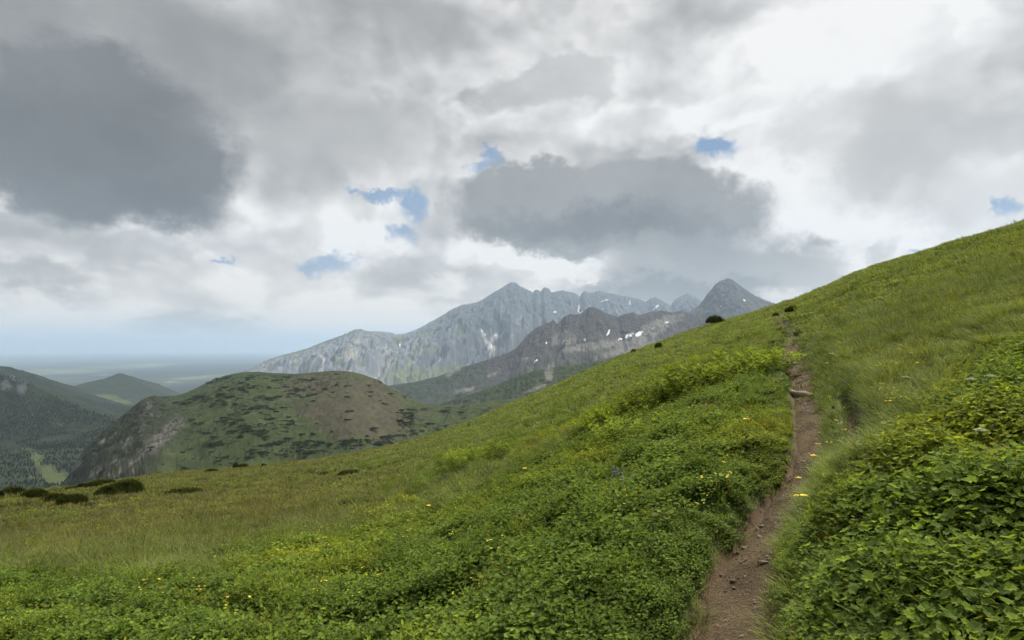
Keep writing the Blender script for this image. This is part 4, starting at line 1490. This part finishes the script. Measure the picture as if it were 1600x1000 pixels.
def build_woods():
    coll = proto_collection('spruce_proto', [spruce_mesh(60 + i) for i in range(3)])
    pts = []
    g = np.random.default_rng(88)
    for (X, Y, Z, PX, PY, V), N, lo in ((WOODG, 12000, 0.0), (LEFTG, 9000, 0.0), ((*VALG[:5], np.ones_like(VALG[0])), 20000, 0.0)):
        n = fbm(X / 130, Y / 130, 4, 421)
        area = np.abs(np.gradient(X, axis=0)) * np.abs(np.gradient(Y, axis=1))
        ok = (PX > -60) & (PX < 330) & (PY < 790) & (V >= lo) & (Y < 4600)
        w = np.where(ok, area / np.maximum(Y, 1) ** 1.2 * sstep(n, -0.5, 0.1), 0)
        w = w * (1 - clearing(PX, PY, n)) ** 3
        w = w.ravel()
        pick = g.choice(len(w), N, p=w / w.sum())
        pts.append(np.stack([X.ravel()[pick], Y.ravel()[pick], Z.ravel()[pick]], -1))
    P = np.concatenate(pts)
    P[:, 0] += g.uniform(-1, 1, len(P)) * P[:, 1] * 0.006
    P[:, 1] += g.uniform(-1, 1, len(P)) * P[:, 1] * 0.006
    k = len(P)
    h = g.uniform(3.0, 7.5, k)
    wd = h * g.uniform(1.6, 3.2, k)
    scatter('conifer_forest', 'dark conifer woods filling the valley and its far side', P - np.array([0, 0, 0.5]), g.integers(0, 3, k), np.stack([np.zeros(k), np.zeros(k), g.uniform(0, 6.28, k)], -1),
            np.stack([wd, wd, h], -1), g.uniform(0.7, 1.5, (k, 1)) * np.array([[1.05, 1.0, 1.0]]), coll)


build_woods()


# ------------------------------------------------------------------ row of leafy shrubs left of the path
def leafy_shrub(seed, n_stem=34, per=20):
    rnd = random.Random(seed)
    lf, st = MB(), MB()
    for _ in range(n_stem):
        a = rnd.uniform(0, 6.283); q = 0.75 * math.sqrt(rnd.random())
        b = vec(q * 0.55 * math.cos(a), q * 0.55 * math.sin(a), -0.05)
        h = 0.55 * rnd.uniform(0.75, 1.1) * (1 - 0.35 * q * q)
        tip = vec(q * math.cos(a), q * math.sin(a), h)
        add_stalk(st, b, tip, 0.006, 0.3)
        for i in range(per):
            t = 0.15 + 0.85 * (i + rnd.random()) / per
            p = b + (tip - b) * t
            la = i * 2.4 + rnd.uniform(-.4, .4)
            place_leaf(lf, rnd, p, vec(math.cos(la), math.sin(la), 0.8 * t - 0.1), nrm(vec(rnd.uniform(-.3, .3), rnd.uniform(-.3, .3), 1)), 'lance' if rnd.random() < .6 else 'oval', rnd.uniform(0.06, 0.11), rnd.random() * (0.15 + 0.85 * t))
    return lf.mesh('shrub_leaves', M['shrub']), st.mesh('shrub_stems', M['stem'])


SHRUB_KINDS = [leafy_shrub(71), leafy_shrub(72, 30, 19), leafy_shrub(73, 38, 18)]
ROW = [(1198, 592, 40), (1176, 598, 44), (1152, 606, 46), (1128, 615, 46), (1104, 624, 46), (1080, 632, 46), (1058, 641, 44), (1034, 650, 44), (1012, 658, 42), (990, 666, 42), (966, 675, 38), (944, 682, 34), (922, 690, 28),
       (975, 712, 50), (950, 704, 26), (812, 716, 26), (790, 722, 28), (764, 730, 30), (738, 738, 32), (714, 742, 28), (830, 706, 22), (866, 694, 22), (1060, 690, 28)]


def build_row():
    rnd = random.Random(5)
    g1 = 'yellow-green shrubs in the row running down from the path'
    for i, (px, py, h) in enumerate(ROW):
        p = unproject(px, py)[0]
        z = float(hill_z(np.array([p[0]]), np.array([p[1]]))[0])
        s = h * p[1] / F / 0.55 * 0.85
        lv, st = SHRUB_KINDS[i % 3]
        if i < 13:
            lab = 'bright yellow-green leafy shrub in the long upper row running down from the footpath'
        elif i == 13:
            lab = 'rounded yellow-green bush standing alone below the long shrub row'
        elif i == 22:
            lab = 'pale pointed-leaved shrub just below the middle of the long row'
        else:
            lab = 'small yellow-green shrub in the lower broken row beside the tall brown grass'
        shrub_thing('leafy_shrub', [('foliage', lv), ('stems', st)], (p[0], p[1], z), (s * 1.3, s * 1.2, s), rnd.uniform(0, 6.28), lab, 'shrub', g1)


build_row()


# ------------------------------------------------------------------ single broad-leaved plants, each leaf a part
def solo_leaf(seed, kind, size):
    rnd = random.Random(seed); mb = MB()
    vs_, fs = leaf_geo(rnd, kind, size, 0.22, 0.22, 0.04)
    mb.add(vs_, fs, rnd.random())
    add_stalk(mb, vec(-0.10, 0, -0.12), vec(0.02, 0, 0), 0.003)
    return mb.mesh('leaf', M['herb_solo'], True)


def build_broadleaf():
    leaves = [solo_leaf(81 + i, 'round', 0.044) for i in range(3)] + [solo_leaf(90 + i, 'oval', 0.046) for i in range(2)]
    rnd = random.Random(17)
    done = []
    zones = [((1330, 1600), (640, 900), 48, 'r'), ((860, 1160), (735, 880), 30, 'l')]
    for (xa, xb), (ya, yb), N, sd in zones:
        tries = 0; k = 0
        while k < N and tries < 4000:
            tries += 1
            px, py = rnd.uniform(xa, xb), rnd.uniform(ya, yb)
            if sd == 'r' and py < np.interp(px, _rl[:, 0], _rl[:, 1]) + 25:
                continue
            if any((px - a) ** 2 + (py - b) ** 2 < 20 ** 2 for a, b in done):
                continue
            p = unproject(px, py)[0]
            if metres_off(np.array([p[0]]), np.array([p[1]]))[0][0] < 0.3:
                continue
            done.append((px, py)); k += 1
            z = float(hill_z(np.array([p[0]]), np.array([p[1]]))[0])
            root = empty('broadleaf_plant', (p[0], p[1], z), rnd.uniform(0, 6.28))
            tag(root, 'large round-leaved plant in the leaf carpet uphill of the footpath' if sd == 'r' else 'round-leaved plant in the leaf carpet downhill of the footpath', 'plant', 'broad-leaved plants near the footpath')
            for i in range(rnd.randint(5, 8)):
                a = i * 2.4 + rnd.uniform(-.4, .4)
                q = rnd.uniform(0.03, 0.13)
                o = bpy.data.objects.new('leaf', rnd.choice(leaves))
                COL.objects.link(o)
                o.parent = root
                o.location = (q * math.cos(a), q * math.sin(a), rnd.uniform(0.10, 0.20))
                o.rotation_euler = (rnd.uniform(-.5, .5), rnd.uniform(-.35, .45), a)
                s = rnd.uniform(0.6, 1.15)
                o.scale = (s, s, s)


build_broadleaf()

# ------------------------------------------------------------------ flowers, one by one
YELLOW = [(1268, 733, 'largest yellow flower at the path edge above the long grass'), (1279, 735, 'small yellow flower beside the largest one at the path edge'), (1252, 766, 'yellow flower hanging over the path below the long grass bank'),
          (1244, 793, 'yellow flower at the lower path edge'), (1250, 826, 'lowest yellow flower at the foot of the grass bank'), (1305, 664, 'orange-yellow flower on the bank between path and rut'),
          (1302, 642, 'upper yellow flower on the bank between path and rut'), (1323, 706, 'yellow flower near the lower end of the rut'), (1165, 718, 'single yellow flower in the leaf carpet downhill of the path'),
          (816, 762, 'yellow flower at the border of tall grass and leaf carpet'), (668, 818, 'lone yellow flower among the herbs at the bottom of the slope'), (1506, 723, 'single yellow flower in the big-leaved carpet uphill'),
          (1391, 692, 'pale yellow flower cluster head beyond the rut'), (1290, 588, 'yellow flower above the log step, nearer one'), (1296, 582, 'yellow flower above the log step, farther one')]


def build_flowers():
    kinds = [daisy('daisy_a', M['yellow'], M['orange'], 0.026, 0.24, 1), daisy('daisy_b', M['yellow'], M['orange'], 0.022, 0.20, 2, 10)]
    for i, (px, py, lab) in enumerate(YELLOW):
        p = unproject(px, py + 14)[0]
        z = float(hill_z(np.array([p[0]]), np.array([p[1]]))[0])
        root = empty('yellow_flower', (p[0], p[1], z), i * 1.3)
        s = (1.35, 0.9, 1.2, 1.25, 1.1, 1.0, 1.3, 1.3, 1.3, 1.9, 1.6, 1.3, 1.3, 1.5, 1.5)[i]
        s = s * 0.95
        root.scale = (s, s, s)
        tag(root, lab, 'flower', 'single yellow flowers')
        st, pe, he = kinds[i % 2]
        for nm, me in (('stem', st), ('petals', pe), ('flower_heart', he)):
            o = bpy.data.objects.new(nm, me); COL.objects.link(o); o.parent = root
    # violet bellflowers
    rnd = random.Random(3)
    vm = []
    for k in range(2):
        st, bl = MB(), MB()
        top = vec(0.02, 0, 0.28)
        add_stalk(st, vec(0, 0, -0.02), top, 0.003)
        for j in range(14):
            p = vec(0, 0, 0.17 + 0.008 * j) + vec(0.02 * j / 14, 0, 0)
            a = j * 2.4
            place_leaf(bl, rnd, p, vec(math.cos(a), math.sin(a), 0.3), vec(0, 0, 1), 'oval', 0.020 * (1.2 - j / 24), 0.5)
        vm.append((st.mesh('bell_stem', M['stem']), bl.mesh('bell_blossoms', M['purple'])))
    for i in range(9):
        px, py = 962 + (i % 5) * 8 + rnd.uniform(-3, 3), 784 + (i // 5) * 7 + rnd.uniform(-3, 3)
        p = unproject(px, py + 10)[0]
        z = float(hill_z(np.array([p[0]]), np.array([p[1]]))[0])
        root = empty('violet_flower', (p[0], p[1], z), rnd.uniform(0, 6.28))
        root.rotation_euler = (rnd.uniform(-.15, .15), rnd.uniform(-.15, .15), rnd.uniform(0, 6.28))
        tag(root, 'violet flower spike in the one violet patch of the leaf carpet', 'flower', 'violet flower spikes in the leaf carpet')
        for nm, me in (('stem', vm[i % 2][0]), ('blossoms', vm[i % 2][1])):
            o = bpy.data.objects.new(nm, me); COL.objects.link(o); o.parent = root
    # white umbels among the big leaves
    st, bl = MB(), MB()
    add_stalk(st, vec(0, 0, -0.02), vec(0, 0, 0.26), 0.004)
    for j in range(22):
        a = j * 2.4; q = 0.035 * math.sqrt(j / 22)
        p = vec(q * math.cos(a), q * math.sin(a), 0.275 - q * 0.4)
        add_stalk(st, vec(0, 0, 0.24), p, 0.0012)
        for m_ in range(4):
            an = 1.57 * m_ + j
            place_leaf(bl, rnd, p, vec(math.cos(an), math.sin(an), 0.3), vec(0, 0, 1), 'oval', 0.009, 0.5)
    sm, bm = st.mesh('umbel_stem', M['stem']), bl.mesh('umbel_blossoms', M['white_petal'])
    for px, py, lab in [(1517, 680, 'upper white umbel flower of the two side by side in the big leaves'), (1547, 682, 'white umbel flower beside the other one, farther uphill'), (1531, 758, 'white umbel flower in the middle of the big-leaved carpet'),
                        (1503, 806, 'lowest white umbel flower in the big-leaved carpet'), (1415, 640, 'white umbel flower at the upper border of the leaf carpet')]:
        p = unproject(px, py + 12)[0]
        z = float(hill_z(np.array([p[0]]), np.array([p[1]]))[0])
        root = empty('white_umbel', (p[0], p[1], z), px)
        tag(root, lab, 'flower', 'white umbels in the leaf carpet')
        for nm, me in (('stem', sm), ('blossoms', bm)):
            o = bpy.data.objects.new(nm, me); COL.objects.link(o); o.parent = root


build_flowers()


# ------------------------------------------------------------------ stones and the log step
def stone_mesh(seed):
    import bmesh
    rnd = random.Random(seed)
    bm = bmesh.new()
    bmesh.ops.create_icosphere(bm, subdivisions=2, radius=1.0)
    for v in bm.verts:
        d = v.co.normalized()
        k = 1 + 0.22 * math.sin(d.x * 3.1 + seed) * math.cos(d.y * 2.7 + seed * 2) + rnd.uniform(-0.08, 0.08)
        v.co = d * k
        v.co.z *= 0.55
        if v.co.z > 0.36:
            v.co.z = 0.36 + (v.co.z - 0.36) * 0.3
    me = bpy.data.meshes.new('stone')
    bm.to_mesh(me); bm.free()
    me.materials.append(M['stone'])
    return me


def build_stones():
    kinds = [stone_mesh(i) for i in range(1, 5)]
    rnd = random.Random(12)
    for i, (px, py, w, lab) in enumerate([
            (1256, 702, 7, 'pale angular stone at the edge of the footpath opposite the rut'), (1262, 628, 5, 'small stone on the path just below the log step'), (1270, 634, 4, 'second small stone below the log step, uphill side'),
            (1258, 618, 6, 'flat stone under the front of the log step'), (1268, 620, 4, 'little stone at the uphill end of the log step'), (1241, 559, 7, 'flat stone step in the upper path'), (1236, 548, 6, 'second flat stone step in the upper path, farther on'),
            (1258, 582, 4, 'small stone behind the log step'), (1189, 778, 4, 'tiny pale stone at the lower path edge'), (227, 770, 14, 'pale flat stone lying beside the biggest dwarf pine'), (340, 744, 5, 'small pale stone on the meadow near the rim'),
            (806, 654, 4, 'tiny reddish-pale stone on the open slope'), (1276, 668, 4, 'small stone in the middle of the path below the step'), (1264, 690, 3, 'pebble on the bare path near the angular stone')]):
        p = unproject(px, py)[0]
        z = float(hill_z(np.array([p[0]]), np.array([p[1]]))[0])
        if i not in (9, 10, 11):
            z += 0.02
        s = w * p[1] / F * 0.5
        o = bpy.data.objects.new('stone', kinds[i % 4])
        COL.objects.link(o)
        o.location = (p[0], p[1], z + 0.15 * s)
        o.scale = (s, s * 0.8, s * (0.9 if i not in (5, 6) else 0.6))
        o.rotation_euler = (rnd.uniform(-.2, .2), rnd.uniform(-.2, .2), rnd.uniform(-.6, .6))
        tag(o, lab, 'stone', 'loose stones')
    # log step across the path
    a = unproject(1238, 607)[0]; b = unproject(1267, 606)[0]
    c = (a + b) / 2
    L = float(np.linalg.norm(b - a)) * 1.12
    z = float(hill_z(c[None, 0], c[None, 1])[0])
    root = empty('log_step', (c[0], c[1], z), math.atan2(b[1] - a[1], b[0] - a[0]))
    tag(root, 'weathered log laid across the footpath as a step', 'log')
    k, m = 12, 16
    vs_, fs = [], []
    for i in range(m):
        t = i / (m - 1) - 0.5
        for j in range(k):
            an = 6.283 * j / k
            r = 0.046 * (1 + 0.10 * math.sin(t * 9 + 1) + 0.07 * math.sin(j * 2.1 + t * 5) - 0.2 * max(t, 0))
            vs_.append((t * L, 0.008 * math.sin(t * 5) + r * math.cos(an), 0.045 + 0.004 * math.sin(t * 7) + r * math.sin(an)))
    for i in range(m - 1):
        for j in range(k):
            fs.append([i * k + j, i * k + (j + 1) % k, (i + 1) * k + (j + 1) % k, (i + 1) * k + j])
    mesh_from('trunk', np.array(vs_), fs, M['log'], True, parent=root)
    for e, nm in ((0, 'cut_end'), (m - 1, 'cut_end')):     # sawn ends
        ring = [vs_[e * k + j] for j in range(k)]
        cx = np.mean(np.array(ring), 0)
        f2 = [[j, (j + 1) % k, k] if e else [(j + 1) % k, j, k] for j in range(k)]
        mesh_from(nm, np.array(ring + [tuple(cx)]), f2, M['log'], False, parent=root)


build_stones()


def build_pebbles():
    """loose gravel trodden into the path, too small to pick apart"""
    g = np.random.default_rng(55)
    kinds = [stone_mesh(i) for i in (11, 12, 13)]
    for k_ in kinds:
        k_.materials.clear(); k_.materials.append(M['pebble'])
    coll = proto_collection('pebble_proto', kinds)
    n = 1500
    near = np.where(path_c[:, 1] < 40)[0]
    P = []
    for C, Wd, m in ((path_c[near], path_w[near], n), (rut_c, rut_w, 300)):
        j = g.integers(1, len(C) - 1, m)
        T = C[j + 1] - C[j - 1]; T /= np.linalg.norm(T, axis=1)[:, None]
        u = np.clip(g.normal(0, 0.6, m), -1.1, 1.1)
        xy = C[j] + np.stack([T[:, 1], -T[:, 0]], -1) * (u * Wd[j] * 0.5)[:, None] + g.normal(0, 0.05, (m, 2))
        P.append(xy)
    P = np.concatenate(P)
    z = hill0(P[:, 0], P[:, 1]) - 0.145 + 0.012
    m = len(P)
    s = np.exp(g.normal(math.log(0.009), 0.5, m))
    scatter('gravel', 'loose gravel and small stones on the footpath', np.stack([P[:, 0], P[:, 1], z], -1), g.integers(0, 3, m), g.uniform(0, 6.28, (m, 3)) * np.array([0.1, 0.1, 1]),
            np.stack([s, s * g.uniform(0.6, 1, m), s], -1), np.ones((m, 3)), coll)


build_pebbles()
